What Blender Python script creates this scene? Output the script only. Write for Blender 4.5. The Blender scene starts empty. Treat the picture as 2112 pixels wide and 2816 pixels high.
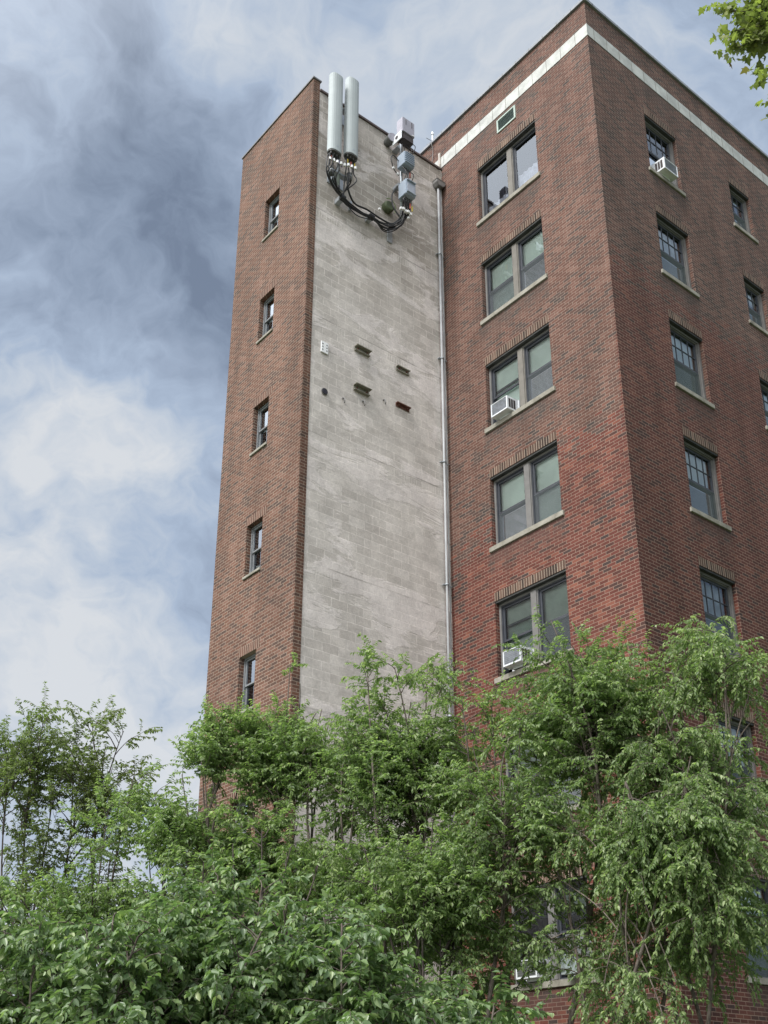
import bpy, bmesh, math, random
import numpy as np
from mathutils import Vector, Matrix
random.seed(7); rng = np.random.default_rng(11)
sc = bpy.context.scene
COL = sc.collection
R = math.radians

# ------------------------------------------------------------------ camera
FPX = 3064.99; PY = 356.88
CAM = np.array([11.2193, -15.0659, 1.6])
YAW, PITCH, ROLL = R(51.0729), R(23.1359), R(0.1435)
fwd = np.array([-math.sin(YAW)*math.cos(PITCH), math.cos(YAW)*math.cos(PITCH), math.sin(PITCH)])
rt0 = np.array([math.cos(YAW), math.sin(YAW), 0.0]); up0 = np.cross(rt0, fwd)
rgt = math.cos(ROLL)*rt0 + math.sin(ROLL)*up0
upv = -math.sin(ROLL)*rt0 + math.cos(ROLL)*up0
cd = bpy.data.cameras.new('camera'); cam = bpy.data.objects.new('camera', cd); COL.objects.link(cam)
cam.matrix_world = Matrix(((rgt[0], upv[0], -fwd[0], CAM[0]), (rgt[1], upv[1], -fwd[1], CAM[1]),
                           (rgt[2], upv[2], -fwd[2], CAM[2]), (0, 0, 0, 1)))
cd.sensor_fit = 'VERTICAL'; cd.sensor_height = 36; cd.sensor_width = 27
cd.lens = 36*FPX/2816; cd.shift_y = PY/2816; cd.clip_start = .1; cd.clip_end = 3000
sc.camera = cam
hf = np.array([-math.sin(YAW), math.cos(YAW), 0.0])
def ray(u, v):
    return fwd + rgt*(u-1056)/FPX + upv*(1408+PY-v)/FPX
def at(u, v, D):           # point seen in that direction at horizontal distance D
    d = ray(u, v); return CAM + d*(D/(d@hf))

# ------------------------------------------------------------------ node helpers
def lin(c):
    return tuple((x/12.92 if x <= .04045 else ((x+.055)/1.055)**2.4) for x in (c[0]/255, c[1]/255, c[2]/255)) + (1,)
class NT:
    def __init__(s, tree): s.t = tree; s.t.nodes.clear()
    def n(s, typ, **kw):
        nd = s.t.nodes.new(typ)
        for k, v in kw.items():
            if k.startswith('i_'):
                key = k[2:]; key = int(key) if key.isdigit() else key.replace('_', ' ')
                s.set(nd.inputs[key], v)
            else: setattr(nd, k, v)
        return nd
    def set(s, inp, v):
        if isinstance(v, bpy.types.NodeSocket): s.t.links.new(v, inp)
        elif isinstance(v, bpy.types.Node): s.t.links.new(v.outputs[0], inp)
        else: inp.default_value = v
    def m(s, op, a, b=None, c=None, clamp=False):
        nd = s.t.nodes.new('ShaderNodeMath'); nd.operation = op; nd.use_clamp = clamp
        s.set(nd.inputs[0], a)
        if b is not None: s.set(nd.inputs[1], b)
        if c is not None: s.set(nd.inputs[2], c)
        return nd.outputs[0]
    def mr(s, v, a, b, c=0.0, d=1.0, smooth=True):
        nd = s.t.nodes.new('ShaderNodeMapRange'); nd.interpolation_type = 'SMOOTHSTEP' if smooth else 'LINEAR'
        for i, x in enumerate((v, a, b, c, d)): s.set(nd.inputs[i], x)
        return nd.outputs[0]
    def mix(s, f, a, b, blend='MIX'):
        nd = s.t.nodes.new('ShaderNodeMix'); nd.data_type = 'RGBA'; nd.blend_type = blend
        s.set(nd.inputs[0], f); s.set(nd.inputs[6], a); s.set(nd.inputs[7], b)
        return nd.outputs[2]
    def ramp(s, f, stops, interp='LINEAR'):
        nd = s.t.nodes.new('ShaderNodeValToRGB'); cr = nd.color_ramp; cr.interpolation = interp
        while len(cr.elements) < len(stops): cr.elements.new(.5)
        for e, (p, c) in zip(cr.elements, stops): e.position = p; e.color = c
        s.set(nd.inputs[0], f); return nd.outputs[0]
    def noise(s, vec, scale, detail=3, rough=.5, dist=0.0, out=0):
        nd = s.n('ShaderNodeTexNoise', i_Vector=vec, i_Scale=scale, i_Detail=detail, i_Roughness=rough, i_Distortion=dist)
        return nd.outputs[out]

# ------------------------------------------------------------------ world: cloudy sky
EXPO = 0.30
SUN_EL, SUN_AZ = R(48), R(171)      # azimuth clockwise from +Y
sun_dir = np.array([math.sin(SUN_AZ)*math.cos(SUN_EL), math.cos(SUN_AZ)*math.cos(SUN_EL), math.sin(SUN_EL)])
w = bpy.data.worlds.new('World'); sc.world = w; w.use_nodes = True
N = NT(w.node_tree)
tc = N.n('ShaderNodeTexCoord').outputs['Generated']
sep = N.n('ShaderNodeSeparateXYZ', i_Vector=tc)
zz = N.m('ADD', N.m('MAXIMUM', sep.outputs[2], 0.0), .45)
cx_ = N.m('DIVIDE', sep.outputs[0], zz); cy_ = N.m('DIVIDE', sep.outputs[1], zz)
cv = N.n('ShaderNodeCombineXYZ', i_X=cx_, i_Y=cy_, i_Z=0.0).outputs[0]
warp = N.noise(tc, 4.0, 4, .6, out=1)
warpv = N.n('ShaderNodeVectorMath', operation='SUBTRACT', i_0=warp, i_1=(.5, .5, .5)).outputs[0]
cvs = N.n('ShaderNodeVectorMath', operation='MULTIPLY', i_0=tc, i_1=(1, 1, 1.5)).outputs[0]
cvw = N.n('ShaderNodeVectorMath', operation='ADD', i_0=cvs, i_1=N.n('ShaderNodeVectorMath', operation='SCALE', i_0=warpv, i_Scale=.30).outputs[0]).outputs[0]
n1 = N.noise(cvw, 4.2, 9, .55)
n2 = N.noise(cvw, 10.0, 8, .58)
w2 = N.n('ShaderNodeVectorMath', operation='SUBTRACT', i_0=N.noise(tc, 14.0, 5, .6, out=1), i_1=(.5, .5, .5)).outputs[0]
wsum = N.n('ShaderNodeVectorMath', operation='ADD', i_0=N.n('ShaderNodeVectorMath', operation='SCALE', i_0=warpv, i_Scale=.22).outputs[0],
           i_1=N.n('ShaderNodeVectorMath', operation='SCALE', i_0=w2, i_Scale=.10).outputs[0]).outputs[0]
dirw = N.n('ShaderNodeVectorMath', operation='NORMALIZE', i_0=N.n('ShaderNodeVectorMath', operation='ADD', i_0=tc, i_1=wsum).outputs[0]).outputs[0]
field = N.m('MULTIPLY_ADD', N.m('SUBTRACT', n1, .5), 1.5, .49)
bil = N.m('ABSOLUTE', N.m('SUBTRACT', n2, .5))       # billowing edges
field = N.m('MULTIPLY_ADD', N.m('SUBTRACT', .10, bil), 1.2, field)
field = N.m('MULTIPLY_ADD', N.m('SUBTRACT', N.noise(cvw, 2.2, 4, .5), .5), .5, field)
BLOBS = [  # image direction, angular radius (deg), strength
    ((130, 500), 10, -.44), ((420, 820), 6, -.26), ((120, 860), 5, -.16), ((450, 250), 7, .12), ((60, 180), 7, -.16), ((480, 560), 6, -.14),
    ((150, 1080), 6.5, .40), ((60, 1250), 5.0, .30), ((300, 1060), 4.5, .18), ((0, 640), 4, .10), ((380, 350), 5, .10),
    ((600, 520), 6, .12), ((520, 1300), 5, .08), ((560, 1640), 5.5, -.30), ((420, 1760), 5, -.20), ((230, 1640), 4.5, -.12),
    ((180, 1930), 7, .34), ((430, 1950), 5, .26), ((40, 1720), 4, .20), ((1150, 150), 9, .10), ((1250, 130), 7, .06),
    ((1900, 120), 8, -.02), ((2080, 420), 6, .16), ((1990, 280), 5, .10), ((200, 2500), 12, .45)]
for (u, v), rad, st in BLOBS:
    d = ray(u, v); d = d/np.linalg.norm(d)
    dp = N.n('ShaderNodeVectorMath', operation='DOT_PRODUCT', i_0=dirw, i_1=tuple(float(x) for x in d)).outputs['Value']
    mk = N.mr(dp, math.cos(R(rad*1.45)), math.cos(R(rad*.15)))
    field = N.m('MULTIPLY_ADD', mk, st*(.46 if st < 0 else .42), field)
def skc(*c): return tuple(x*2**-EXPO for x in lin(c)[:3])+(1,)
cloud = N.ramp(field, [(0.0, skc(122, 136, 158)), (.2, skc(141, 156, 178)), (.4, skc(160, 175, 197)), (.58, skc(176, 192, 214)),
                       (.78, skc(200, 210, 223)), (1.0, skc(222, 226, 231))])
sky = N.n('ShaderNodeTexSky', sky_type='NISHITA', sun_disc=False, sun_elevation=SUN_EL, sun_rotation=SUN_AZ)
skyb = N.mix(1.0, sky.outputs[0], (.075, .075, .075, 1), 'MULTIPLY')
both = N.mix(.93, skyb, cloud)
dps = N.n('ShaderNodeVectorMath', operation='DOT_PRODUCT', i_0=tc, i_1=tuple(float(x) for x in sun_dir)).outputs['Value']
glow = N.mr(dps, .30, .95, 1.0, 3.3)      #
both = N.mix(N.mr(dps, .25, .75), both, (.585, .595, .61, 1))  # the bright patch of cloud around the hidden sun
bg = N.n('ShaderNodeBackground', i_Color=both, i_Strength=glow)
N.t.links.new(bg.outputs[0], N.n('ShaderNodeOutputWorld').inputs[0])

sl = bpy.data.lights.new('sun', 'SUN'); sl.energy = 3.0; sl.angle = R(18); sl.color = (1, .975, .945)
so = bpy.data.objects.new('sun', sl); COL.objects.link(so)
so.rotation_euler = Vector(sun_dir).to_track_quat('Z', 'Y').to_euler(); so.location = (0, -20, 60)
vs = sc.view_settings; vs.view_transform = 'Standard'; vs.look = 'None'; vs.gamma = 1; vs.exposure = EXPO; vs.use_curve_mapping = False

# ------------------------------------------------------------------ materials
def mat(name, fn):
    m = bpy.data.materials.new(name); m.use_nodes = True; n = NT(m.node_tree)
    out = n.n('ShaderNodeOutputMaterial'); sh = fn(n)
    n.t.links.new(sh, out.inputs[0]); return m
def bsdf(n, col, rough=.8, metal=0.0, normal=None, spec=.5, **kw):
    b = n.n('ShaderNodeBsdfPrincipled'); n.set(b.inputs['Base Color'], col); n.set(b.inputs['Roughness'], rough)
    n.set(b.inputs['Metallic'], metal); n.set(b.inputs['Specular IOR Level'], spec)
    if normal is not None: n.set(b.inputs['Normal'], normal)
    for k, v in kw.items(): n.set(b.inputs[k], v)
    return b.outputs[0]
def plain(name, col, rough=.6, metal=0.0, var=.12, scale=6.0, spec=.5):
    def f(n):
        g = n.n('ShaderNodeNewGeometry').outputs['Position']
        v = n.noise(g, scale, 5, .6); k = n.mr(v, .3, .7, 1-var, 1+var)
        c = n.mix(1.0, (col[0], col[1], col[2], 1), n.n('ShaderNodeCombineXYZ', i_X=k, i_Y=k, i_Z=k).outputs[0], 'MULTIPLY')
        return bsdf(n, c, rough, metal, spec=spec)
    return mat(name, f)
def wallco(n):
    s = n.n('ShaderNodeSeparateXYZ', i_Vector=n.n('ShaderNodeNewGeometry').outputs['Position'])
    return n.m('ADD', s.outputs[0], s.outputs[1]), s
def sstep(n, x, a, b): return n.mr(x, a, b)

ZO_ = 23.537
def brick(name, kind):
    def f(n):
        U, s = wallco(n); Z = s.outputs[2]; Y = s.outputs[1]; X = s.outputs[0]
        pos = n.n('ShaderNodeNewGeometry').outputs['Position']
        wob = n.m('MULTIPLY', n.m('SUBTRACT', n.noise(pos, 3.0, 2), .5), .012)
        if kind == 'soldier':
            vec = n.n('ShaderNodeCombineXYZ', i_X=Z, i_Y=n.m('ADD', U, wob), i_Z=0.0).outputs[0]
            bt = n.n('ShaderNodeTexBrick', offset=0.0, i_Vector=vec, i_Color1=(0, 0, 0, 1), i_Color2=(1, 1, 1, 1), i_Mortar=(0, 0, 0, 1),
                     i_Scale=1.0, i_Mortar_Size=.0065, i_Mortar_Smooth=.1, i_Bias=0.0, i_Brick_Width=5.0, i_Row_Height=.0705)
        else:
            vec = n.n('ShaderNodeCombineXYZ', i_X=n.m('ADD', U, wob), i_Y=n.m('ADD', Z, n.m('MULTIPLY', wob, .35)), i_Z=0.0).outputs[0]
            bt = n.n('ShaderNodeTexBrick', offset=0.5, i_Vector=vec, i_Color1=(0, 0, 0, 1), i_Color2=(1, 1, 1, 1), i_Mortar=(0, 0, 0, 1),
                     i_Scale=1.0, i_Mortar_Size=.0064, i_Mortar_Smooth=.15, i_Bias=0.0, i_Brick_Width=.2115, i_Row_Height=.0705)
        tint = bt.outputs['Color']; mort = bt.outputs['Fac']
        big = n.noise(pos, .55, 4, .6); mid = n.noise(pos, 2.2, 4, .6)
        t = n.m('MULTIPLY_ADD', n.m('SUBTRACT', mid, .5), .55, tint)
        t = n.m('MULTIPLY_ADD', n.m('SUBTRACT', big, .5), .5, t)
        if kind == 'front':       # paler weathered bricks above, a redder repointed field below
            old = n.ramp(t, [(0.0, (.080, .062, .058, 1)), (.12, (.108, .072, .064, 1)), (.4, (.140, .070, .056, 1)), (.8, (.176, .086, .067, 1)), (1.0, (.22, .122, .098, 1))])
            new = n.ramp(t, [(0.0, (.070, .050, .048, 1)), (.14, (.090, .045, .039, 1)), (.32, (.138, .046, .036, 1)), (.8, (.172, .057, .045, 1)), (1.0, (.26, .10, .070, 1))])
            jag = n.m('MULTIPLY', n.m('SUBTRACT', n.noise(pos, 1.1, 3, .6), .5), 1.3)
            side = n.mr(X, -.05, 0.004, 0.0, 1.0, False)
            # edge of the repointed field: high on the side wall, lower on the front wall
            lim = n.m('MULTIPLY_ADD', side, 4.1, 14.35)
            lim = n.m('MULTIPLY_ADD', n.m('MINIMUM', n.m('ADD', X, 2.2), 0.0), .55, lim)
            msk = n.mr(n.m('ADD', n.m('ADD', n.m('SUBTRACT', lim, Z), jag), n.m('MULTIPLY', n.m('SUBTRACT', tint, .5), .9)), -.03, .06)
            sooty_shade = n.ramp(t, [(0.0, (.060, .046, .043, 1)), (.15, (.080, .056, .050, 1)), (.45, (.115, .066, .056, 1)), (.85, (.150, .080, .065, 1)), (1.0, (.19, .11, .088, 1))])
            old = n.mix(side, old, sooty_shade)  # side wall: browner, sootier brick, with its weaker light put into the colour
            new = n.mix(n.m('MULTIPLY', side, .45), new, (.075, .040, .036, 1))  # redder bricks on the dimmer side darkened in colour as well
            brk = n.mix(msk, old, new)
            m1 = n.mix(msk, (.335, .262, .222, 1), (.34, .232, .188, 1))
        elif kind == 'tower':
            brk = n.ramp(t, [(0.0, (.095, .062, .052, 1)), (.15, (.120, .072, .058, 1)), (.5, (.162, .080, .057, 1)), (.85, (.198, .096, .067, 1)), (1.0, (.23, .125, .095, 1))])
            m1 = (.42, .32, .25, 1)
        else:
            brk = n.ramp(t, [(0.0, (.060, .042, .036, 1)), (.4, (.115, .072, .057, 1)), (.8, (.16, .10, .078, 1)), (1.0, (.20, .13, .10, 1))])
            m1 = (.50, .42, .34, 1)
        mv = n.mix(n.mr(n.noise(pos, 5.0, 4, .6),   .35, .7, 0.0, .32), m1, (.22, .16, .135, 1))
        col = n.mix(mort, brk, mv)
        grime = n.mr(n.noise(n.n('ShaderNodeVectorMath', operation='MULTIPLY', i_0=pos, i_1=(1.6, 1.6, .28)).outputs[0], 1.0, 5, .62), .38, .72, .83, .60)
        col = n.mix(1.0, col, n.n('ShaderNodeCombineXYZ', i_X=grime, i_Y=grime, i_Z=grime).outputs[0], 'MULTIPLY')
        col = n.mix(1.0, col, (.97, .99, .98, 1) if kind == 'tower' else (.97, .955, .92, 1), 'MULTIPLY')
        if kind == 'front':     # rain-washed soot below the sill ends and sills
            below = n.m('MULTIPLY', n.m('FRACT', n.m('DIVIDE', n.m('SUBTRACT', ZO_-1.835, Z), 3.0)), 3.0)
            inx = n.m('MAXIMUM', n.m('MULTIPLY', n.mr(X, -3.95, -3.80), n.mr(X, -1.62, -1.74)), n.m('MULTIPLY', n.mr(Y, 1.72, 1.84), n.mr(Y, 3.22, 3.10)))
            stv = n.noise(n.n('ShaderNodeVectorMath', operation='MULTIPLY', i_0=pos, i_1=(7, 7, .5)).outputs[0], 1.0, 4, .6)
            fade = n.mr(n.m('MULTIPLY_ADD', n.m('SUBTRACT', stv, .5), 1.1, below), .75, .05)
            col = n.mix(n.m('MULTIPLY', n.m('MULTIPLY', fade, inx), .42), col, (.075, .062, .055, 1))
        h = n.m('MULTIPLY_ADD', n.noise(pos, 60, 3), .25, n.m('SUBTRACT', 1.0, mort))
        bp = n.n('ShaderNodeBump', i_Strength=.55, i_Distance=.008, i_Height=h)
        return bsdf(n, col, .88, normal=bp.outputs[0], spec=.25)
    return mat('brick_' + kind, f)
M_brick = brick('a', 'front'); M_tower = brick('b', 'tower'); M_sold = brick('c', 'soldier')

def block_mat(n):
    U, s = wallco(n); Z = s.outputs[2]; Y = s.outputs[1]
    pos = n.n('ShaderNodeNewGeometry').outputs['Position']
    wob = n.m('MULTIPLY', n.m('SUBTRACT', n.noise(pos, 4.0, 3), .5), .03)
    vec = n.n('ShaderNodeCombineXYZ', i_X=n.m('ADD', U, wob), i_Y=n.m('ADD', Z, wob), i_Z=0.0).outputs[0]
    bt = n.n('ShaderNodeTexBrick', offset=0.5, i_Vector=vec, i_Color1=(0, 0, 0, 1), i_Color2=(1, 1, 1, 1), i_Mortar=(.5, .5, .5, 1),
             i_Scale=1.0, i_Mortar_Size=.009, i_Mortar_Smooth=.3, i_Bias=0.0, i_Brick_Width=.4065, i_Row_Height=.2028)
    t = bt.outputs['Color']; mort = bt.outputs['Fac']
    big = n.noise(pos, .8, 5, .6, .3)
    tt = n.m('MULTIPLY_ADD', n.m('SUBTRACT', big, .5), 1.1, n.m('MULTIPLY_ADD', t, .6, .2))
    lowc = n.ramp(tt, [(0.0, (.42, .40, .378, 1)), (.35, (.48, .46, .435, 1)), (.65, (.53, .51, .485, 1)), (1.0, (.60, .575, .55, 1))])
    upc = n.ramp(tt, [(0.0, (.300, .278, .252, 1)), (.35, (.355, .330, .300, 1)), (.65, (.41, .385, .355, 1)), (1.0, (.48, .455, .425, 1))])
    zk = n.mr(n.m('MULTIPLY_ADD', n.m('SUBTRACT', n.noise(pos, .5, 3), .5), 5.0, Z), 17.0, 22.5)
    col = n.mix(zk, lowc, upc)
    mvis = n.mr(n.noise(pos, 1.3, 4, .65), .36, .62, .30, .80)
    col = n.mix(n.m('MULTIPLY', mort, mvis), col, (.68, .655, .625, 1))
    # light trowelled parging below each floor slab and pale efflorescence with ragged outlines
    ph = n.m('FRACT', n.m('DIVIDE', n.m('SUBTRACT', Z, 11.78), 3.05))      # 0 at the slab line
    stre = n.n('ShaderNodeCombineXYZ', i_X=n.m('MULTIPLY', U, .55), i_Y=n.m('MULTIPLY', Z, 1.5), i_Z=3.0).outputs[0]
    rag = n.noise(stre, 1.0, 7, .62, .8)
    band = n.m('MAXIMUM', n.mr(ph, .45, .72), n.mr(ph, .14, .03))
    pm = n.mr(n.m('MULTIPLY_ADD', band, .13, rag), .585, .635)
    col = n.mix(n.m('MULTIPLY', pm, .58), col, (.66, .63, .62, 1))
    rag2 = n.noise(stre, 2.3, 7, .65, 1.2)
    col = n.mix(n.m('MULTIPLY', n.mr(rag2, .60, .68), .32), col, (.62, .60, .57, 1))
    pd = n.mr(n.noise(stre, 1.7, 6, .6, 1.0), .40, .36)
    col = n.mix(n.m('MULTIPLY', pd, .22), col, (.36, .345, .315, 1))
    # thin brick fillers whose joints show at the slab lines
    mlow = n.m('MULTIPLY', n.m('GREATER_THAN', ph, .925), n.m('LESS_THAN', ph, .975))
    dash = n.m('GREATER_THAN', n.m('FRACT', n.m('DIVIDE', U, .072)), .74)
    dk = n.m('MULTIPLY', n.m('MULTIPLY', mlow, dash), n.mr(n.noise(pos, 2.5, 3), .35, .6, .1, .8))
    col = n.mix(dk, col, (.64, .62, .60, 1))
    sh = n.m('MULTIPLY', n.m('GREATER_THAN', ph, .988), n.mr(n.noise(pos, 1.7, 3), .4, .6, .1, .45))  # painted shadow line of the small ledge at each slab
    col = n.mix(sh, col, (.13, .12, .11, 1))
    col = n.mix(1.0, col, (1.13, 1.095, 1.08, 1), 'MULTIPLY')
    blo = n.mr(n.noise(pos, 1.9, 7, .68), .34, .68, .86, 1.10)
    col = n.mix(1.0, col, n.n('ShaderNodeCombineXYZ', i_X=blo, i_Y=blo, i_Z=blo).outputs[0], 'MULTIPLY')
    fine = n.mr(n.noise(pos, 26, 5, .7), .3, .7, .88, 1.1)
    col = n.mix(1.0, col, n.n('ShaderNodeCombineXYZ', i_X=fine, i_Y=fine, i_Z=fine).outputs[0], 'MULTIPLY')
    bp = n.n('ShaderNodeBump', i_Strength=.4, i_Distance=.01, i_Height=n.m('MULTIPLY_ADD', n.noise(pos, 40, 4), .5, n.m('SUBTRACT', pm, n.m('MULTIPLY', mort, .5))))
    return bsdf(n, col, .93, normal=bp.outputs[0], spec=.2)
M_block = mat('concrete_block', block_mat)

def stone_mat(n):
    pos = n.n('ShaderNodeNewGeometry').outputs['Position']
    v = n.noise(pos, 3.5, 6, .65)
    c = n.ramp(v, [(.25, (.14, .13, .105, 1)), (.45, (.26, .245, .205, 1)), (.65, (.35, .335, .29, 1))])
    d = n.mr(n.noise(pos, 11, 5, .7), .55, .72)
    return bsdf(n, n.mix(n.m('MULTIPLY', d, .45), c, (.12, .12, .09, 1)), .85, spec=.3)
M_stone = mat('limestone', stone_mat)
M_band = plain('glazed_band', (.44, .45, .425), .6, 0, .2, 3)
M_joint = plain('band_joint', (.22, .21, .19), .9)
M_cope = plain('light_coping', (.24, .255, .28), .5, 0, .12, 2)
M_copeb = plain('brown_coping', (.085, .060, .055), .5, 0, .2, 3)
M_frame = plain('charcoal_frame', (.045, .049, .060), .45, 0, .15)
M_casing = plain('grey_casing', (.155, .150, .145), .55, 0, .12)
M_mull = plain('tan_mullion', (.17, .157, .138), .6, 0, .12)
M_head = plain('black_lintel', (.038, .038, .036), .7, 0, .3)
M_tframe = plain('tower_frame', (.19, .20, .21), .5, 0, .15)
M_room = plain('dark_plaster', (.10, .10, .095), .9)
M_screen = mat('insect_screen', lambda n: (lambda mx: mx)(n.n('ShaderNodeMixShader', i_0=.42, i_1=n.n('ShaderNodeBsdfTransparent').outputs[0], i_2=bsdf(n, (.10, .115, .125, 1), .8)).outputs[0]))
M_screend = mat('dense_screen', lambda n: n.n('ShaderNodeMixShader', i_0=.60, i_1=n.n('ShaderNodeBsdfTransparent').outputs[0], i_2=bsdf(n, (.075, .095, .095, 1), .8)).outputs[0])
def glass(name, base, tint):
    def f(n):
        fr = n.n('ShaderNodeFresnel', i_IOR=1.52).outputs[0]
        fac = n.m('MULTIPLY_ADD', fr, 2.0, base, clamp=True)
        pos = n.n('ShaderNodeNewGeometry').outputs['Position']
        bp = n.n('ShaderNodeBump', i_Strength=.10, i_Distance=.02, i_Height=n.noise(pos, 1.4, 2))
        gl = n.n('ShaderNodeBsdfGlossy', i_Color=(.74, .80, .88, 1), i_Roughness=.015, i_Normal=bp.outputs[0])
        tr = n.n('ShaderNodeBsdfTransparent', i_Color=tint)
        return n.n('ShaderNodeMixShader', i_0=fac, i_1=tr.outputs[0], i_2=gl.outputs[0]).outputs[0]
    return mat(name, f)
M_glass = glass('window_glass', .03, (.90, .96, .93, 1))
M_glassm = glass('coated_glass', .06, (.86, .88, .92, 1))
M_glasst = glass('sky_mirror_glass', .34, (.80, .86, .92, 1))
M_glassc = glass('clear_glass', .04, (.86, .92, .90, 1))
def blind_mat(n):
    s = n.n('ShaderNodeSeparateXYZ', i_Vector=n.n('ShaderNodeNewGeometry').outputs['Position'])
    sl = n.m('FRACT', n.m('DIVIDE', s.outputs[2], .025))
    c = n.mix(n.mr(sl, .75, 1.0, 0, .5), (.80, .84, .79, 1), (.45, .49, .46, 1))
    v = n.mr(n.noise(n.n('ShaderNodeNewGeometry').outputs['Position'], 1.6, 3), .3, .7, .85, 1.05)
    return bsdf(n, n.mix(1.0, c, n.n('ShaderNodeCombineXYZ', i_X=v, i_Y=v, i_Z=v).outputs[0], 'MULTIPLY'), .8)
M_blind = mat('slat_blind', blind_mat); M_blindd = plain('grey_blind', (.30, .33, .30), .85, 0, .1, 3)
M_curt = plain('grey_curtain', (.68, .68, .72), .9, 0, .25, 4)
M_white = plain('white_enamel', (.72, .74, .77), .4, 0, .07, 5)
M_coil = plain('coil_grille', (.20, .215, .24), .6, .1, .2, 12)
M_vent = plain('dark_vent', (.05, .04, .042), .6)
M_ant = plain('antenna_shell', (.42, .46, .47), .75, 0, .05, 2)
M_antend = plain('antenna_end', (.085, .085, .085), .6)
M_rad = plain('radio_shell', (.34, .40, .48), .45, 0, .08, 5)
M_lil = plain('lilac_shell', (.36, .35, .41), .5, 0, .08, 5)
M_galv = plain('galvanised_steel', (.40, .43, .46), .42, .5, .15, 9)
M_cable = plain('black_cable', (.018, .018, .020), .5)
M_tagw = plain('white_tag', (.82, .83, .84), .5, 0, .04)
M_tagy = plain('yellow_tape', (.55, .42, .05), .6); M_tagr = plain('red_tape', (.38, .09, .06), .6); M_tagp = plain('violet_tape', (.20, .16, .27), .6)
M_brn = plain('brown_box', (.15, .10, .085), .7)
M_rust = plain('rusty_steel', (.13, .055, .04), .8, .2, .4, 14)
M_olive = plain('olive_channel', (.27, .26, .22), .7, .2, .25, 14)
M_pipe = plain('downspout_metal', (.36, .37, .38), .6, .1, .12, 2.5)
M_headm = plain('head_metal', (.21, .205, .20), .6, .2, .2, 5)
M_vframe = plain('pale_green_frame', (.38, .46, .41), .55, 0, .08)
M_vslat = plain('dark_green_slat', (.05, .085, .075), .6, 0, .2, 9)
M_drum = plain('grey_drum', (.10, .105, .10), .6, 0, .2)
M_dgreen = plain('green_drum', (.085, .105, .055), .7, 0, .25, 9)
M_strap = plain('green_strap', (.20, .26, .12), .7)

def ground_mat(n):
    pos = n.n('ShaderNodeNewGeometry').outputs['Position']
    c = n.ramp(n.noise(pos, .6, 8, .65), [(.3, (.06, .075, .03, 1)), (.55, (.075, .10, .035, 1)), (.7, (.14, .12, .08, 1))])
    return bsdf(n, c, .95)
M_ground = mat('rough_grass', ground_mat)
M_path = plain('concrete_path', (.30, .29, .27), .9, 0, .2, 2)
def bark_mat(c1, c2):
    def f(n):
        pos = n.n('ShaderNodeVectorMath', operation='MULTIPLY', i_0=n.n('ShaderNodeNewGeometry').outputs['Position'], i_1=(1, 1, .35)).outputs[0]
        return bsdf(n, n.mix(n.mr(n.noise(pos, 28, 5, .65), .35, .65), c1, c2), .85, spec=.25)
    return f
M_bark = mat('grey_bark', bark_mat((.065, .052, .043, 1), (.155, .13, .11, 1)))
M_barkd = mat('dark_bark', bark_mat((.045, .037, .033, 1), (.11, .09, .08, 1)))
def leaf_mat(name, stops, trans=.47, rough=.42, spec=.5):
    def f(n):
        a = n.n('ShaderNodeAttribute', attribute_name='leafrand').outputs['Fac']
        c = n.ramp(a, stops)
        b = bsdf(n, c, rough, spec=spec)
        tcol = n.mix(.6, c, n.mix(1.0, c, (1.5, 1.9, .7, 1), 'MULTIPLY'))
        tr = n.n('ShaderNodeBsdfTranslucent', i_Color=tcol)
        return n.n('ShaderNodeMixShader', i_0=trans, i_1=b, i_2=tr.outputs[0]).outputs[0]
    return mat(name, f)
M_leafA = leaf_mat('elm_leaf', [(0, (.085, .125, .056, 1)), (.3, (.142, .208, .084, 1)), (.6, (.215, .29, .118, 1)), (.85, (.31, .38, .17, 1)), (1, (.43, .48, .28, 1))])  # pale stops: young tip leaves, with sky highlights painted in
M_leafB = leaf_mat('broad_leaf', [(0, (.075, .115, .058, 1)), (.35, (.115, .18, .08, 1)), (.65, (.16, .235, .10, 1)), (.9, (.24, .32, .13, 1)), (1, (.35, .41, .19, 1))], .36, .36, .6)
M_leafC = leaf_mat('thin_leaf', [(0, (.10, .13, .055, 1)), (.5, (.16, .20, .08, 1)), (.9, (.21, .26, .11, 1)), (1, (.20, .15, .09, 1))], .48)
M_leafM = leaf_mat('maple_leaf', [(0, (.10, .12, .05, 1)), (.5, (.18, .21, .075, 1)), (.85, (.27, .30, .09, 1)), (.95, (.22, .26, .05, 1)), (1, (.15, .09, .06, 1))], .45)

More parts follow.
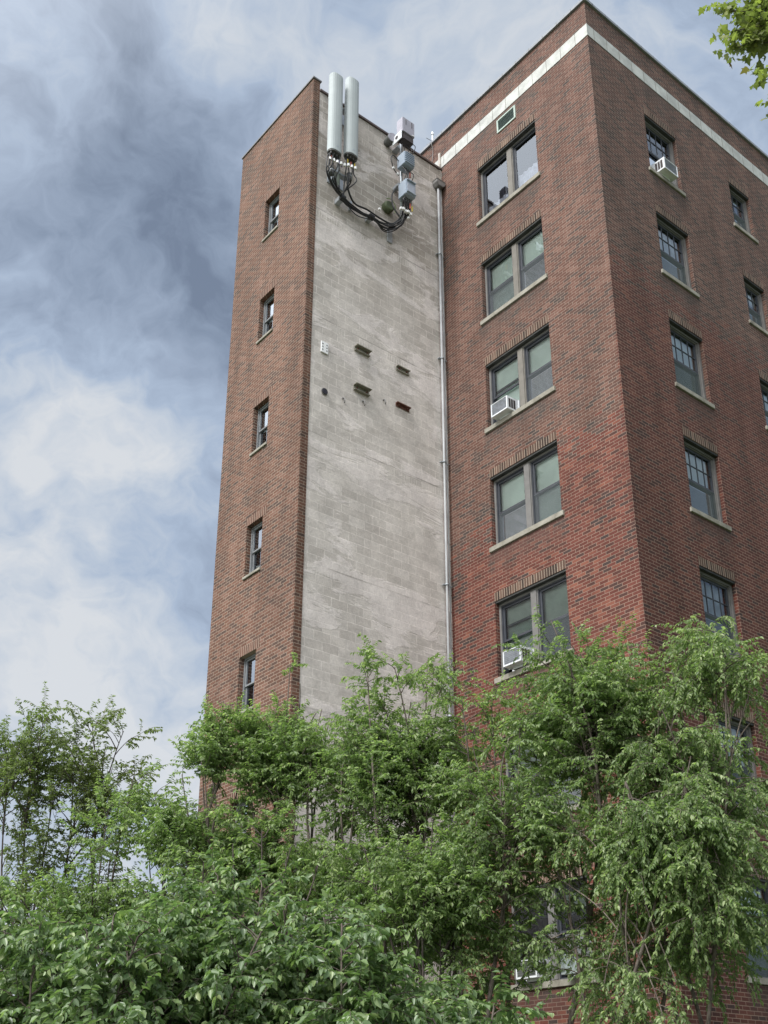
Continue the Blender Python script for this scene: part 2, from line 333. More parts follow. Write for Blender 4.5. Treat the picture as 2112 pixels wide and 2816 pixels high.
# ------------------------------------------------------------------ mesh helpers
class MB:
    def __init__(s): s.v = []; s.f = []; s.mi = []; s.cur = 0
    def quad(s, a, b, c, d):
        i = len(s.v); s.v += [a, b, c, d]; s.f.append((i, i+1, i+2, i+3)); s.mi.append(s.cur)
    def box(s, x0, x1, y0, y1, z0, z1, fr=None):
        i = len(s.v)
        for x in (x0, x1):
            for y in (y0, y1):
                for z in (z0, z1): s.v.append(fr(x, y, z) if fr else (x, y, z))
        for q in ((0, 1, 3, 2), (4, 6, 7, 5), (0, 4, 5, 1), (2, 3, 7, 6), (0, 2, 6, 4), (1, 5, 7, 3)):
            s.f.append(tuple(i+k for k in q)); s.mi.append(s.cur)
        return s
    def prism(s, pts, ax, a, b):      # polygon pts (two coords) extruded along axis ax
        i = len(s.v); n = len(pts)
        for t in (a, b):
            for p in pts:
                q = list(p); q.insert(ax, t); s.v.append(tuple(q))
        s.f.append(tuple(range(i, i+n))); s.f.append(tuple(range(i+2*n-1, i+n-1, -1))); s.mi += [s.cur]*2
        for k in range(n):
            s.f.append((i+k, i+(k+1) % n, i+n+(k+1) % n, i+n+k)); s.mi.append(s.cur)
        return s
    def tube(s, pts, rad, sides=8, cap=True):
        P = np.array(pts, float); n = len(P); rad = np.broadcast_to(np.array(rad, float), (n,))
        T = np.gradient(P, axis=0); T /= np.linalg.norm(T, axis=1)[:, None]+1e-12
        ref = np.array([0, 0, 1.]) if abs(T[0][2]) < .9 else np.array([1., 0, 0])
        i = len(s.v); A = np.cross(T[0], ref); A /= np.linalg.norm(A)
        for k in range(n):
            A = A-T[k]*(A@T[k]); A /= np.linalg.norm(A)+1e-12; B = np.cross(T[k], A)
            for j in range(sides):
                a = 2*math.pi*j/sides; s.v.append(tuple(P[k]+rad[k]*(math.cos(a)*A+math.sin(a)*B)))
        for k in range(n-1):
            for j in range(sides):
                j2 = (j+1) % sides
                s.f.append((i+k*sides+j, i+k*sides+j2, i+(k+1)*sides+j2, i+(k+1)*sides+j)); s.mi.append(s.cur)
        if cap:
            s.f.append(tuple(i+j for j in range(sides))[::-1]); s.f.append(tuple(i+(n-1)*sides+j for j in range(sides))); s.mi += [s.cur]*2
        return s
    def build(s, name, m, parent=None, bevel=0, smooth=False, off=None):
        me = bpy.data.meshes.new(name)
        v = s.v if off is None else [(a-off[0], b-off[1], c-off[2]) for a, b, c in s.v]
        me.from_pydata([tuple(map(float, p)) for p in v], [], s.f)
        for mm in (m if isinstance(m, (list, tuple)) else [m]): me.materials.append(mm)
        me.polygons.foreach_set('material_index', s.mi)
        bm = bmesh.new(); bm.from_mesh(me); bmesh.ops.recalc_face_normals(bm, faces=bm.faces)
        if bevel: bmesh.ops.bevel(bm, geom=list(bm.edges), offset=bevel, segments=2, affect='EDGES', clamp_overlap=True)
        bm.to_mesh(me); bm.free()
        if smooth: me.polygons.foreach_set('use_smooth', [True]*len(me.polygons))
        o = bpy.data.objects.new(name, me); COL.objects.link(o)
        if parent: o.parent = parent
        return o
def tag(o, label, cat, group=None, kind=None):
    if kind: o['kind'] = kind
    if label: o['label'] = label
    if cat: o['category'] = cat
    if group: o['group'] = group
    return o
def thing(name, label, cat, group=None, loc=(0, 0, 0)):
    o = bpy.data.objects.new(name, None); COL.objects.link(o); o.location = loc; o.empty_display_size = .2
    return tag(o, label, cat, group)
def bez(pts, n=24):               # Catmull-Rom through points
    P = [np.array(p, float) for p in pts]; P = [2*P[0]-P[1]]+P+[2*P[-1]-P[-2]]; out = []
    seg = len(P)-3
    for k in range(seg):
        a, b, c, d = P[k:k+4]
        for t in np.linspace(0, 1, n//seg+2)[:-1]:
            out.append(.5*((2*b)+(c-a)*t+(2*a-5*b+4*c-d)*t*t+(-a+3*b-3*c+d)*t**3))
    out.append(P[-2]); return np.array(out)

# ------------------------------------------------------------------ setting
g = MB(); g.quad((-600, -600, 0), (600, -600, 0), (600, 600, 0), (-600, 600, 0))
tag(g.build('ground', M_ground), None, None, kind='structure')
g = MB(); g.box(-60, 60, -17.6, -14.2, -.1, .02)
tag(g.build('path', M_path), None, None, kind='structure')

# ------------------------------------------------------------------ the apartment building
ZO = 23.537; L = 5.081; TW = 3.198; TP = 4.137
F1 = lambda s, n, z: (s, -n, z)
F2 = lambda s, n, z: (n, s, z)
FT = lambda s, n, z: (s, -TP-n, z)
ZT = ZO+2.238; ZB1 = ZO+1.489; ZB0 = ZO+1.12; TZ = ZO+1.321; TZC = ZO+1.031
XW = -14.0; YE = 18.0
building = thing('apartment_building', 'tall red brick apartment building with a block sided stair tower and white roof band', 'building', loc=(-4, 4, 0))
BOFF = (-4, 4, 0)
def bpart(mb, name, m, parent=None, **k):
    return mb.build(name, m, parent or building, off=BOFF, **k)

def wall(fr, s0, s1, z0, z1, holes, depth, name, m):
    mb = MB()
    ss = sorted({s0, s1, *[h[0] for h in holes], *[h[1] for h in holes]}); zs = sorted({z0, z1, *[h[2] for h in holes], *[h[3] for h in holes]})
    for i in range(len(ss)-1):
        for j in range(len(zs)-1):
            sm = (ss[i]+ss[i+1])/2; zm = (zs[j]+zs[j+1])/2
            if any(h[0] < sm < h[1] and h[2] < zm < h[3] for h in holes): continue
            mb.quad(fr(ss[i], 0, zs[j]), fr(ss[i+1], 0, zs[j]), fr(ss[i+1], 0, zs[j+1]), fr(ss[i], 0, zs[j+1]))
    for a, b, c, d in holes:
        mb.quad(fr(a, 0, c), fr(a, -depth, c), fr(a, -depth, d), fr(a, 0, d)); mb.quad(fr(b, 0, c), fr(b, -depth, c), fr(b, -depth, d), fr(b, 0, d))
        mb.quad(fr(a, 0, c), fr(b, 0, c), fr(b, -depth, c), fr(a, -depth, c)); mb.quad(fr(a, 0, d), fr(b, 0, d), fr(b, -depth, d), fr(a, -depth, d))
    # seam-free: merge doubles
    me = bpy.data.meshes.new(name); me.from_pydata([tuple(np.array(p)-np.array(BOFF)) for p in mb.v], [], mb.f); me.materials.append(m)
    bm = bmesh.new(); bm.from_mesh(me); bmesh.ops.remove_doubles(bm, verts=bm.verts, dist=1e-4); bmesh.ops.recalc_face_normals(bm, faces=bm.faces); bm.to_mesh(me); bm.free()
    o = bpy.data.objects.new(name, me); COL.objects.link(o); o.parent = building; return o

W1 = (-3.746, -1.76); A2 = (1.875, 3.07); B2 = (5.225, 6.104)
h1 = []; h2 = []; ht = []
for k in range(7):
    t = ZO-3*k
    h1.append((W1[0], W1[1], t-1.83, t)); h2.append((A2[0], A2[1], t-1.84, t-.01)); h2.append((B2[0], B2[1], t-1.50, t))
    tt = ZO-1.142-3.042*k; ht.append((-7.001, -6.387, tt-1.30, tt))
wall(F1, -L, 0, 0, ZT, h1, .34, 'brick_wall', M_brick)
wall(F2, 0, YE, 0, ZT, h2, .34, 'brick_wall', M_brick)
wall(FT, -L-TW, -L, 0, TZ, ht, .34, 'brick_wall', M_tower)
# block side of the tower, its brick return and parapets
mb = MB(); mb.quad((-L-.012, -TP+.19, 0), (-L-.012, 0, 0), (-L-.012, 0, TZC), (-L-.012, -TP+.19, TZC)); mb.quad((-L-.012, -TP+.19, TZC), (-L-.012, 0, TZC), (-L-.31, 0, TZC), (-L-.31, -TP+.19, TZC)); mb.quad((-L-.31, -TP+.19, TZC), (-L-.31, 0, TZC), (-L-.31, 0, TZC-1), (-L-.31, -TP+.19, TZC-1))
bpart(mb, 'block_wall', M_block)
mb = MB(); mb.quad((-L, -TP, 0), (-L, -TP+.19, 0), (-L, -TP+.19, TZ), (-L, -TP, TZ)); mb.quad((-L, -TP+.19, TZC-.5), (-L-TW, -TP+.19, TZC-.5), (-L-TW, -TP+.19, TZ), (-L, -TP+.19, TZ))
mb.quad((-L, -TP+.19, 0), (-L-.012, -TP+.19, 0), (-L-.012, -TP+.19, TZ), (-L, -TP+.19, TZ))
mb.quad((-L-TW, -TP, 0), (-L-TW, 0, 0), (-L-TW, 0, TZC), (-L-TW, -TP, TZC)); mb.quad((-L-TW, -TP, TZC), (-L-TW, -TP+.19, TZC), (-L-TW, -TP+.19, TZ), (-L-TW, -TP, TZ))
bpart(mb, 'brick_return', M_tower)
mb = MB(); mb.quad((-L, 0, 0), (XW, 0, 0), (XW, 0, ZT), (-L, 0, ZT)); mb.quad((XW, 0, 0), (XW, YE, 0), (XW, YE, ZT), (XW, 0, ZT)); mb.quad((XW, YE, 0), (0, YE, 0), (0, YE, ZT), (XW, YE, ZT))
bpart(mb, 'brick_wall', M_brick)
mb = MB(); mb.box(XW+.3, -.3, .3, YE-.3, ZT-.7, ZT-.5); mb.box(-L-TW+.2, -L-.32, -TP+.2, -.01, TZC-.6, TZC-.4); bpart(mb, 'flat_roof', plain('roof_felt', (.10, .10, .10), .9))
mb = MB()
for k in range(7):
    z = ZO-2.55-3*k; mb.box(XW+.01, -.35, .35, YE-.01, z-.15, z)
    mb.box(-L-TW+.01, -L-.32, -TP+.35, -.01, z-.4, z-.25)
mb.box(-L-1.5, -L-1.4, .35, 8, .1, ZT-1); mb.box(-.9+.1, -.35, 4.1, 4.2, .1, ZT-1); mb.box(XW+1, -.35, 8, 8.1, .1, ZT-1); mb.box(XW+1, -1.2, 3.9, 4.0, .1, ZT-1); mb.box(-1.6, -1.5, .35, 1.3, .1, ZT-1); mb.box(-1.5, -.35, 1.3, 1.4, .1, ZT-1); mb.box(-4.2, -4.1, 1.3, 8, .1, ZT-1)
bpart(mb, 'interior_floor', M_room)
# coping of the main roof, jointed metal
mb = MB(); js = MB()
def strip(fr, a, b, first, step, zlo, zhi, n0, n1, m, jm, jw, names, sgn):
    mb = MB(); mb.box(a, b, n0, n1, zlo, zhi, fr); mb.cur = 1; s = first
    while a < s < b:
        mb.box(s-jw/2, s+jw/2, n1-.004, n1+.003, zlo-.002, zhi+.002, fr); s += step*sgn
    bpart(mb, names[0], [m, jm])
strip(F1, XW, .055, -.375, .46, ZT, ZT+.075, -.3, .055, M_cope, M_casing, .016, ('coping',), -1)
strip(F2, .0, YE, .232, .452, ZT+.001, ZT+.076, -.28, .052, M_cope, M_casing, .016, ('coping',), 1)
strip(F1, XW, .012, -.358, .46, ZB0, ZB1, -.01, .012, M_band, M_joint, .012, ('stone_band',), -1)
strip(F2, .0, YE, .232, .452, ZB0+.002, ZB1-.002, -.01, .010, M_band, M_joint, .012, ('stone_band',), 1)
mb = MB(); mb.box(-L-.34, -L+.035, -TP+.195, -.002, TZC, TZC+.055); bpart(mb, 'metal_coping', M_copeb)
mb = MB(); mb.box(-L-TW-.03, -L+.03, -TP-.03, -TP+.22, TZ, TZ+.04); bpart(mb, 'brick_coping', plain('grey_coping', (.17, .165, .175), .6))
mb = MB(); mb.box(-L-TW-.03, -L-TW+.3, -TP+.225, -.01, TZC, TZC+.05); bpart(mb, 'metal_coping', M_copeb)
mb = MB()
for s in [i for i in range(0, 60)]:
    mb.box(-L-.055, -L+.008, -.055-.012*math.sin(s*2.3), -.003, s*.42, s*.42+.40)
bpart(mb, 'corner_mortar', M_block)

def frame_bars(mb, fr, a, b, z0, z1, n0, n1, w, wt=None, wb=None):
    wt = wt or w; wb = wb or w
    mb.box(a, a+w, n0, n1, z0, z1, fr); mb.box(b-w, b, n0, n1, z0, z1, fr)
    mb.box(a+w, b-w, n0, n1, z1-wt, z1, fr); mb.box(a+w, b-w, n0, n1, z0, z0+wb, fr)
def sash(win, fr, a, b, z0, z1, n, gm, muntin=None, fm=M_frame, w=.045, raised=0):
    mb = MB(); frame_bars(mb, fr, a, b, z0, z1, n-.035, n, w)
    if muntin:
        c, r_ = muntin
        for i in range(1, c): x = a+w+(b-a-2*w)*i/c; mb.box(x-.009, x+.009, n-.028, n-.006, z0+w, z1-w, fr)
        for j in range(1, r_):
            z = z0+w+(z1-z0-2*w)*j/r_; mb.box(a+w, b-w, n-.026, n-.004, z-.009, z+.009, fr)
    bpart(mb, 'sash', fm, win)
    mb = MB(); mb.quad(fr(a+w*.8, n-.018, z0+w*.8), fr(b-w*.8, n-.018, z0+w*.8), fr(b-w*.8, n-.018, z1-w*.8), fr(a+w*.8, n-.018, z1-w*.8)); bpart(mb, 'pane', gm, win)
def flat(win, fr, a, b, z0, z1, n, name, m, folds=0):
    mb = MB()
    if not folds: mb.box(a, b, n-.012, n, z0, z1, fr)
    else:
        K = 40; pr = [(a+(b-a)*i/K, n+.02*math.sin(i/K*folds*6.28)) for i in range(K+1)]
        for i in range(K): mb.quad(fr(pr[i][0], pr[i][1], z0), fr(pr[i+1][0], pr[i+1][1], z0), fr(pr[i+1][0], pr[i+1][1], z1), fr(pr[i][0], pr[i][1], z1))
    return bpart(mb, name, m, win)
def lintel(win, fr, a, b, t, m=M_sold):
    mb = MB(); mb.box(a, b, -.09, .004, t+.001, t+.2, fr); bpart(mb, 'lintel', m, win)
    mb = MB(); mb.box(a+.005, b-.005, -.11, -.012, t-.045, t-.002, fr); bpart(mb, 'lintel_plate', M_head, win)
def sill(win, fr, a, b, zb, h=.115, out=.045):
    mb = MB(); mb.box(a-.07, b+.07, -.10, out, zb, zb+h, fr); mb.box(a+.003, b-.003, -.33, -.101, zb, zb+h-.005, fr)
    bpart(mb, 'sill', M_stone, win, bevel=.006)

def double_window(k, cfg):
    t = ZO-3*k; a, b = W1; zb = t-1.835; z0 = zb+.115
    mb = MB(); frame_bars(mb, F1, a+.003, b-.003, z0, t-.046, -.20, -.11, .055, .05, .03)
    win = bpart(mb, 'window', M_casing)
    lintel(win, F1, a, b, t); sill(win, F1, a, b, zb)
    mc = (a+b)/2+.02; mb = MB(); mb.box(mc-.075, mc+.075, -.20, -.085, z0+.03, t-.1, F1); mb.box(mc+.076, mc+.10, -.20, -.105, z0+.03, t-.1, F1); bpart(mb, 'mullion', M_mull if k < 3 else M_casing, win)
    zm = z0+.03+(t-.1-z0-.03)*.50
    for side, (sa, sb) in enumerate(((a+.06, mc-.077), (mc+.102, b-.06))):
        c = cfg[side]; gm = c.get('glass', M_glass)
        tr = MB(); frame_bars(tr, F1, sa, sb, z0+.03, t-.1, -.24, -.125, .02); bpart(tr, 'track', M_frame, win)
        lift = c.get('lift', 0)
        if c.get('single'):
            sash(win, F1, sa+.02, sb-.02, z0+.05, t-.12, -.15, gm)
        else:
            sash(win, F1, sa+.02, sb-.02, zm-.02, t-.12, -.15, gm)
            sash(win, F1, sa+.02, sb-.02, z0+.05+lift, zm+.025+lift, -.19, gm)
            if c.get('screen', 1) and not lift:
                mb = MB(); mb.quad(F1(sa+.03, -.140, z0+.05), F1(sb-.03, -.140, z0+.05), F1(sb-.03, -.140, zm-.022), F1(sa+.03, -.140, zm-.022)); bpart(mb, 'insect_screen', M_screen, win)
        if 'blind' in c:
            zlo = t-.12-(t-.12-z0)*c['blind']; flat(win, F1, sa+.01, sb-.01, zlo, t-.13, -.245, 'blind', M_blind if k < 4 else M_blindd)
        if 'curtain' in c:
            flat(win, F1, sa+.01, sb-.01, z0+.02, z0+c['curtain'], -.265, 'curtain', M_curt, 5)
def side_window(k, cfg, rng_, hgt, name_cfg=None):
    a, b = rng_; t = ZO-3*k - (.01 if hgt > 1.6 else 0); zb = t-hgt; z0 = zb+.105
    mb = MB(); frame_bars(mb, F2, a+.003, b-.003, z0, t-.046, -.20, -.095, .065, .05, .03); frame_bars(mb, F2, a+.068, b-.068, z0+.03, t-.096, -.235, -.125, .03, .02, .02)
    win = bpart(mb, 'window', M_casing)
    lintel(win, F2, a, b, t); sill(win, F2, a, b, zb, .105, .04)
    sa, sb = a+.098, b-.098; zt = t-.116; zl = z0+.05; zm = zl+(zt-zl)*.5; gm = cfg.get('glass', M_glassc)
    lift = cfg.get('lift', 0)
    sash(win, F2, sa, sb, zm-.02, zt, -.15, gm, muntin=cfg.get('m', (4, 2)))
    sash(win, F2, sa, sb, zl+lift, zm+.025+lift, -.19, gm)
    if not lift: mb = MB(); mb.quad(F2(sa+.01, -.140, zl), F2(sb-.01, -.140, zl), F2(sb-.01, -.140, zm-.022), F2(sa+.01, -.140, zm-.022)); bpart(mb, 'insect_screen', M_screend, win)
    if 'blind' in cfg: flat(win, F2, sa, sb, zt-(zt-zl)*cfg['blind'], zt, -.245, 'blind', M_blind)
    if 'curtain' in cfg: flat(win, F2, sa, sb, zl, zt, -.27, 'curtain', M_curt, 6)
def tower_window(k):
    a, b = -7.001, -6.387; t = ZO-1.142-3.042*k; zb = t-1.30; z0 = zb+.085
    mb = MB(); frame_bars(mb, FT, a+.003, b-.003, z0, t-.002, -.20, -.115, .04)
    win = bpart(mb, 'window', M_tframe)
    mb = MB(); mb.box(a-.04, b+.12, -.09, .004, t+.001, t+.2, FT); bpart(mb, 'lintel', M_tsold, win)
    mb = MB(); mb.box(a-.03, b+.02, -.112, .035, zb+.02, zb+.08, FT); bpart(mb, 'sill', M_stone, win, bevel=.005)
    zm = z0+.04+(t-z0-.08)*.5
    sash(win, FT, a+.045, b-.045, zm-.015, t-.045, -.135, M_glasst, fm=M_tframe, w=.035)
    sash(win, FT, a+.045, b-.045, z0+.045, zm+.02, -.165, M_glassc, fm=M_tframe, w=.035)
    if k < 3: flat(win, FT, a+.05, b-.05, zm, t-.05, -.25, 'blind', M_blind)
    if k in (1, 3): flat(win, FT, a+.05, b-.05, z0+.05, zm-.3, -.25, 'curtain', M_curt, 3)
def brick_t(n):
    U, s = wallco(n); Z = s.outputs[2]
    pos = n.n('ShaderNodeNewGeometry').outputs['Position']
    vec = n.n('ShaderNodeCombineXYZ', i_X=Z, i_Y=U, i_Z=0.0).outputs[0]
    bt = n.n('ShaderNodeTexBrick', offset=0.0, i_Vector=vec, i_Color1=(.085, .048, .037, 1), i_Color2=(.135, .068, .050, 1), i_Mortar=(.34, .26, .20, 1),
             i_Scale=1.0, i_Mortar_Size=.008, i_Mortar_Smooth=.1, i_Bias=0.0, i_Brick_Width=5.0, i_Row_Height=.0705)
    return bsdf(n, bt.outputs['Color'], .88, spec=.25)
M_tsold = mat('tower_soldier', brick_t)
G = M_glassm
CFG1 = {0: ({'glass': G, 'single': 1, 'curtain': .55}, {'glass': G, 'single': 1, 'curtain': .75}),
        1: ({'blind': 1.0}, {'blind': .96}), 2: ({'blind': .80, 'lift': .16}, {'blind': 1.0}),
        3: ({'blind': 1.0}, {'blind': 1.0}), 4: ({'blind': .86, 'lift': .33}, {'blind': .5}),
        5: ({'blind': .6}, {'blind': 1.0}), 6: ({'lift': .34}, {'lift': .33, 'blind': .3})}
for k in range(7): double_window(k, CFG1[k])
for k in range(7):
    side_window(k, [{'lift': .33}, {'curtain': 1}, {'blind': 1}, {'blind': 1}, {'curtain': 1, 'm': (4, 2)}, {'blind': .5}, {'blind': .9}][k], A2, 1.84)
    side_window(k, {'m': (3, 2), 'blind': [.1, .3, .9, .5, .5, .5, .5][k]}, B2, 1.50)
    tower_window(k)

# vent louvre in the front wall, under the white band
lv = thing('wall_louvre', 'small pale green framed louvre with dark green slats just under the white band', 'vent', loc=(-2.67, 0, ZO+.56))
off = lv.location
a, b, z0, z1 = -2.99, -2.347, ZO+.561, ZO+.988
mb = MB(); frame_bars(mb, F1, a, b, z0, z1, -.02, .025, .05); mb.build('louvre_frame', M_vframe, lv, off=off, bevel=.004)
mb = MB()
for i in range(7):
    z = z0+.055+i*.046; mb.v += [F1(a+.05, .018, z), F1(b-.05, .018, z), F1(b-.05, .004, z+.036), F1(a+.05, .004, z+.036)]; n_ = len(mb.v); mb.f.append((n_-4, n_-3, n_-2, n_-1)); mb.mi.append(0)
mb.box(a+.05, b-.05, .001, .003, z0+.05, z1-.05, F1); mb.build('louvre_slats', M_vslat, lv, off=off)

# ------------------------------------------------------------------ air conditioners
def air_con(fr, s, z, wd, hg, n1, label, plainback=False, grille=M_coil, rot=0):
    base = fr(s+wd/2, 0, z); t = thing('air_conditioner', label, 'air conditioner', 'window air conditioners', loc=base)
    tilt = R(3)
    def F(x, n, zz): return fr(x, n, zz-(n)*math.tan(tilt))
    w_ = .028
    mb = MB(); mb.box(s, s+wd, -.22, n1-.02, z, z+hg, F); frame_bars(mb, F, s, s+wd, z, z+hg, n1-.021, n1, w_, .02, .035)
    mb.build('casing', M_white if not plainback else plain('pale_grey_enamel', (.30, .34, .34), .6, 0, .2, 9), t, off=base, bevel=.004)
    if plainback:
        mb = MB(); mb.box(s+.03, s+wd-.03, n1-.02, n1-.004, z+.03, z+hg-.03, F); mb.build('rear_panel', plain('grey_panel', (.22, .26, .255), .7, 0, .35, 14), t, off=base)
    else:
        mb = MB(); mb.box(s+w_, s+wd-w_, n1-.02, n1-.013, z+.035, z+hg-.02, F)
        for i in range(1, 7):
            zz = z+.035+i*(hg-.055)/7; mb.box(s+w_, s+wd-w_, n1-.013, n1-.007, zz-.004, zz+.004, F)
        mb.build('rear_grille', grille, t, off=base)
    for sx, e in ((s-.0015, 1), (s+wd+.0015, -1)):
        for c in range(3):
            mb = MB(); n0 = n1-.26+c*.075; mb.box(sx-.0015, sx+.0015, n0, n0+.058, z+.05, z+hg-.055, F)
            for q in range(5): zq = z+.07+q*(hg-.14)/4; mb.box(sx-.0035, sx+.0035, n0, n0+.058, zq, zq+.006, F)
            mb.build('side_vent', M_vent, t, off=base)
    mb = MB(); mb.box(s+.10, s+wd-.10, -.01, .035, z-.05, z-.003, fr); mb.build('support_block', M_white, t, off=base)
    mb = MB(); mb.box(s+wd+.004, s+wd+.03, -.17, -.155, z, z+hg, fr); mb.box(s-.10, s-.004, -.17, -.155, z, z+hg, fr); mb.build('side_panel', M_white, t, off=base)
    return t
air_con(F1, -3.43, 15.865, .50, .335, .20, 'clean white air conditioner in a front wall window, well above the leaves')
air_con(F1, -3.38, 9.90, .49, .33, .21, 'white air conditioner in the front wall window at treetop height with leaves touching its base')
air_con(F2, 2.16, 21.86, .50, .335, .20, 'white air conditioner in the topmost window of the right hand wall, below the roof')
air_con(F1, -3.40, 3.89, .51, .32, .20, 'white framed air conditioner with dark back, left half of the lowest front window', grille=M_drum)
air_con(F1, -2.24, 3.87, .43, .33, .28, 'dull grey air conditioner with plain stained back, right half of the lowest front window', plainback=True)

# ------------------------------------------------------------------ downspout and conductor head
ds = thing('downspout', 'pale metal downspout with a box head running down the block wall', 'downspout', loc=(-L, -.2, 0))
off = ds.location
mb = MB(); mb.tube([(-L+.075, -.19, 23.85), (-L+.075, -.19, .2)], .031, 12); mb.tube([(-L+.06, -.10, 23.83), (-L+.06, -.10, .2)], .018, 8); mb.build('pipe', M_pipe, ds, off=off, smooth=True)
mb = MB(); mb.prism([(-.32, 23.97), (-.03, 23.97), (-.03, 23.88), (-.12, 23.79), (-.26, 23.79), (-.32, 23.88)], 0, -L-.0, -L+.18)
mb.box(-L, -L+.19, -.33, -.02, 23.97, 23.99); mb.build('box_head', M_headm, ds, off=off, bevel=.006)
for z in (21.6, 18.40, 15.49, 12.35, 9.3, 6.2):
    mb = MB(); mb.tube([(-L+.075, -.19, z-.012), (-L+.075, -.19, z+.012)], .053, 12); mb.box(-L, -L+.07, -.27, -.03, z-.01, z+.01); mb.build('clip', M_galv, ds, off=off)

# ------------------------------------------------------------------ telecom equipment on the block wall
def supere(cx, cy, wx, wy, n=20, e=2.6):
    o = []
    for i in range(n):
        a = 2*math.pi*i/n; c, s_ = math.cos(a), math.sin(a)
        o.append((cx+wx*math.copysign(abs(c)**(2/e), c), cy+wy*math.copysign(abs(s_)**(2/e), s_)))
    return o
def antenna(cy, z0, z1, label, tapes):
    X = -4.67; t = thing('panel_antenna', label, 'antenna', 'pair of panel antennas', loc=(X, cy, z0)); off = t.location
    mb = MB(); pts = supere(X, cy, .125, .178)
    mb.prism(pts, 2, z0+.02, z1); mb.build('radome', M_ant, t, off=off, bevel=.0, smooth=False)
    mb = MB(); mb.prism(supere(X, cy, .118, .170), 2, z0-.02, z0+.02); mb.build('end_plate', M_antend, t, off=off)
    mb = MB(); mb.prism(supere(X, cy, .110, .162), 2, z1, z1+.025); mb.build('top_cap', M_ant, t, off=off)
    mb = MB(); mb.box(X+.1235, X+.1265, cy-.03, cy+.03, z0+.12, z0+.16); mb.build('label_plate', M_galv, t, off=off)
    for i in range(8):
        yy = cy-.125+.083*(i % 4); xx = X-.05+.1*(i//4)
        mb = MB(); mb.tube([(xx, yy, z0-.02), (xx, yy, z0-.09)], .017, 8); mb.build('connector', M_antend, t, off=off)
    for zz in (z0+.35, z1-.55):
        mb = MB(); mb.box(X-.24, X-.12, cy-.05, cy+.05, zz, zz+.10); mb.build('clamp_bracket', M_galv, t, off=off, bevel=.005)
    return t
aL = antenna(-3.765, 22.30, 24.77, 'taller looking grey tube shaped panel antenna nearest the brick corner', None)
aR = antenna(-3.285, 22.51, 24.98, 'grey tube shaped panel antenna next to the bare block wall, second from the brick corner', None)
# mounting pole behind the antennas
pm = thing('antenna_mast', 'galvanised pipe and wall brackets between the two panel antennas', 'mast', loc=(-4.86, -3.52, 21.6)); off = pm.location
mb = MB(); mb.tube([(-4.86, -3.50, 21.62), (-4.86, -3.50, 24.6)], .045, 12); mb.build('pipe', M_galv, pm, off=off, smooth=True)
mb = MB(); mb.tube([(-4.86, -3.50, 21.55), (-4.86, -3.50, 21.62)], .047, 12); mb.build('pipe_cap', M_cable, pm, off=off)
for z in (21.95, 24.05):
    mb = MB(); mb.box(-L-.01, -4.90, -3.56, -3.44, z, z+.09); mb.box(-4.92, -4.80, -3.75, -3.25, z+.01, z+.07); mb.box(-L-.01, -L+.02, -3.66, -3.2, z-.12, z+.2); mb.build('wall_bracket', M_galv, pm, off=off, bevel=.004)
pm2 = thing('equipment_mast', 'galvanised pipe carrying the three stacked radio boxes', 'mast', loc=(-4.80, -1.62, 21.6)); off = pm2.location
mb = MB(); mb.tube([(-4.82, -1.60, 21.72), (-4.82, -1.60, 24.6)], .038, 12); mb.build('pipe', M_galv, pm2, off=off, smooth=True)
mb = MB(); mb.box(-L-.01, -4.86, -1.66, -1.54, 22.85, 22.93); mb.box(-L-.01, -4.86, -1.66, -1.54, 24.1, 24.18); mb.build('wall_bracket', M_galv, pm2, off=off)

def radio(y0, y1, z0, z1, x0, x1, label, m, fins, ports=5):
    t = thing('radio_unit', label, 'radio box', 'radio boxes on the pipe', loc=((x0+x1)/2, (y0+y1)/2, z0)); off = t.location
    mb = MB(); mb.box(x0, x1, y0, y1, z0, z1); mb.build('housing', m, t, off=off, bevel=.012)
    if fins:
        for i in range(fins):
            z = z0+.05+(z1-z0-.1)*i/(fins-1) if fins > 1 else (z0+z1)/2
            mb = MB(); mb.box(x1-.002, x1+.045, y0+.015, y1-.015, z-.011, z+.011); mb.build('cooling_fin', m, t, off=off, bevel=.003)
    for i in range(ports):
        yy = y0+.05+(y1-y0-.1)*i/(ports-1); mb = MB(); mb.tube([((x0+x1)/2+.03, yy, z0), ((x0+x1)/2+.03, yy, z0-.06)], .015, 8); mb.build('port', M_antend, t, off=off)
    return t
r3 = radio(-1.73, -1.42, 22.27, 22.74, -4.78, -4.48, 'lowest pale blue radio box with a smooth panel face, bottom of the stack', M_rad, 2)
mb = MB(); mb.box(-4.482, -4.466, -1.70, -1.45, 22.36, 22.60); mb.build('cover_plate', plain('grey_cover', (.36, .39, .46), .5), r3, off=r3.location, bevel=.006)
r2 = radio(-1.765, -1.44, 23.23, 23.63, -4.78, -4.50, 'ribbed pale blue radio box in the middle of the stack', M_rad, 6)
r1 = radio(-1.83, -1.435, 24.24, 24.72, -4.72, -4.48, 'lilac grey radio box with two slots, topmost of the stack', M_lil, 0, 4)
for yy, hh in ((-1.72, .17), (-1.53, .2)):
    mb = MB(); mb.box(-4.482, -4.474, yy-.008, yy+.008, 24.50, 24.50+hh); mb.build('slot', M_vent, r1, off=r1.location)
mb = MB(); mb.box(-4.70, -4.50, -1.80, -1.45, 24.02, 24.235); mb.build('lower_case', M_vent, r1, off=r1.location, bevel=.02)
mb = MB(); mb.box(-4.86, -4.50, -1.855, -1.835, 24.00, 24.26); mb.build('side_plate', M_white, r1, off=r1.location, bevel=.004)
mb = MB(); mb.tube([(-4.68, -1.865, 24.14), (-4.68, -1.853, 24.14)], .05, 14); mb.build('plate_hole', M_vent, r1, off=r1.location)
mb = MB(); mb.box(-4.474, -4.468, -1.52, -1.45, 24.26, 24.29); mb.build('sticker', M_tagw, r1, off=r1.location)

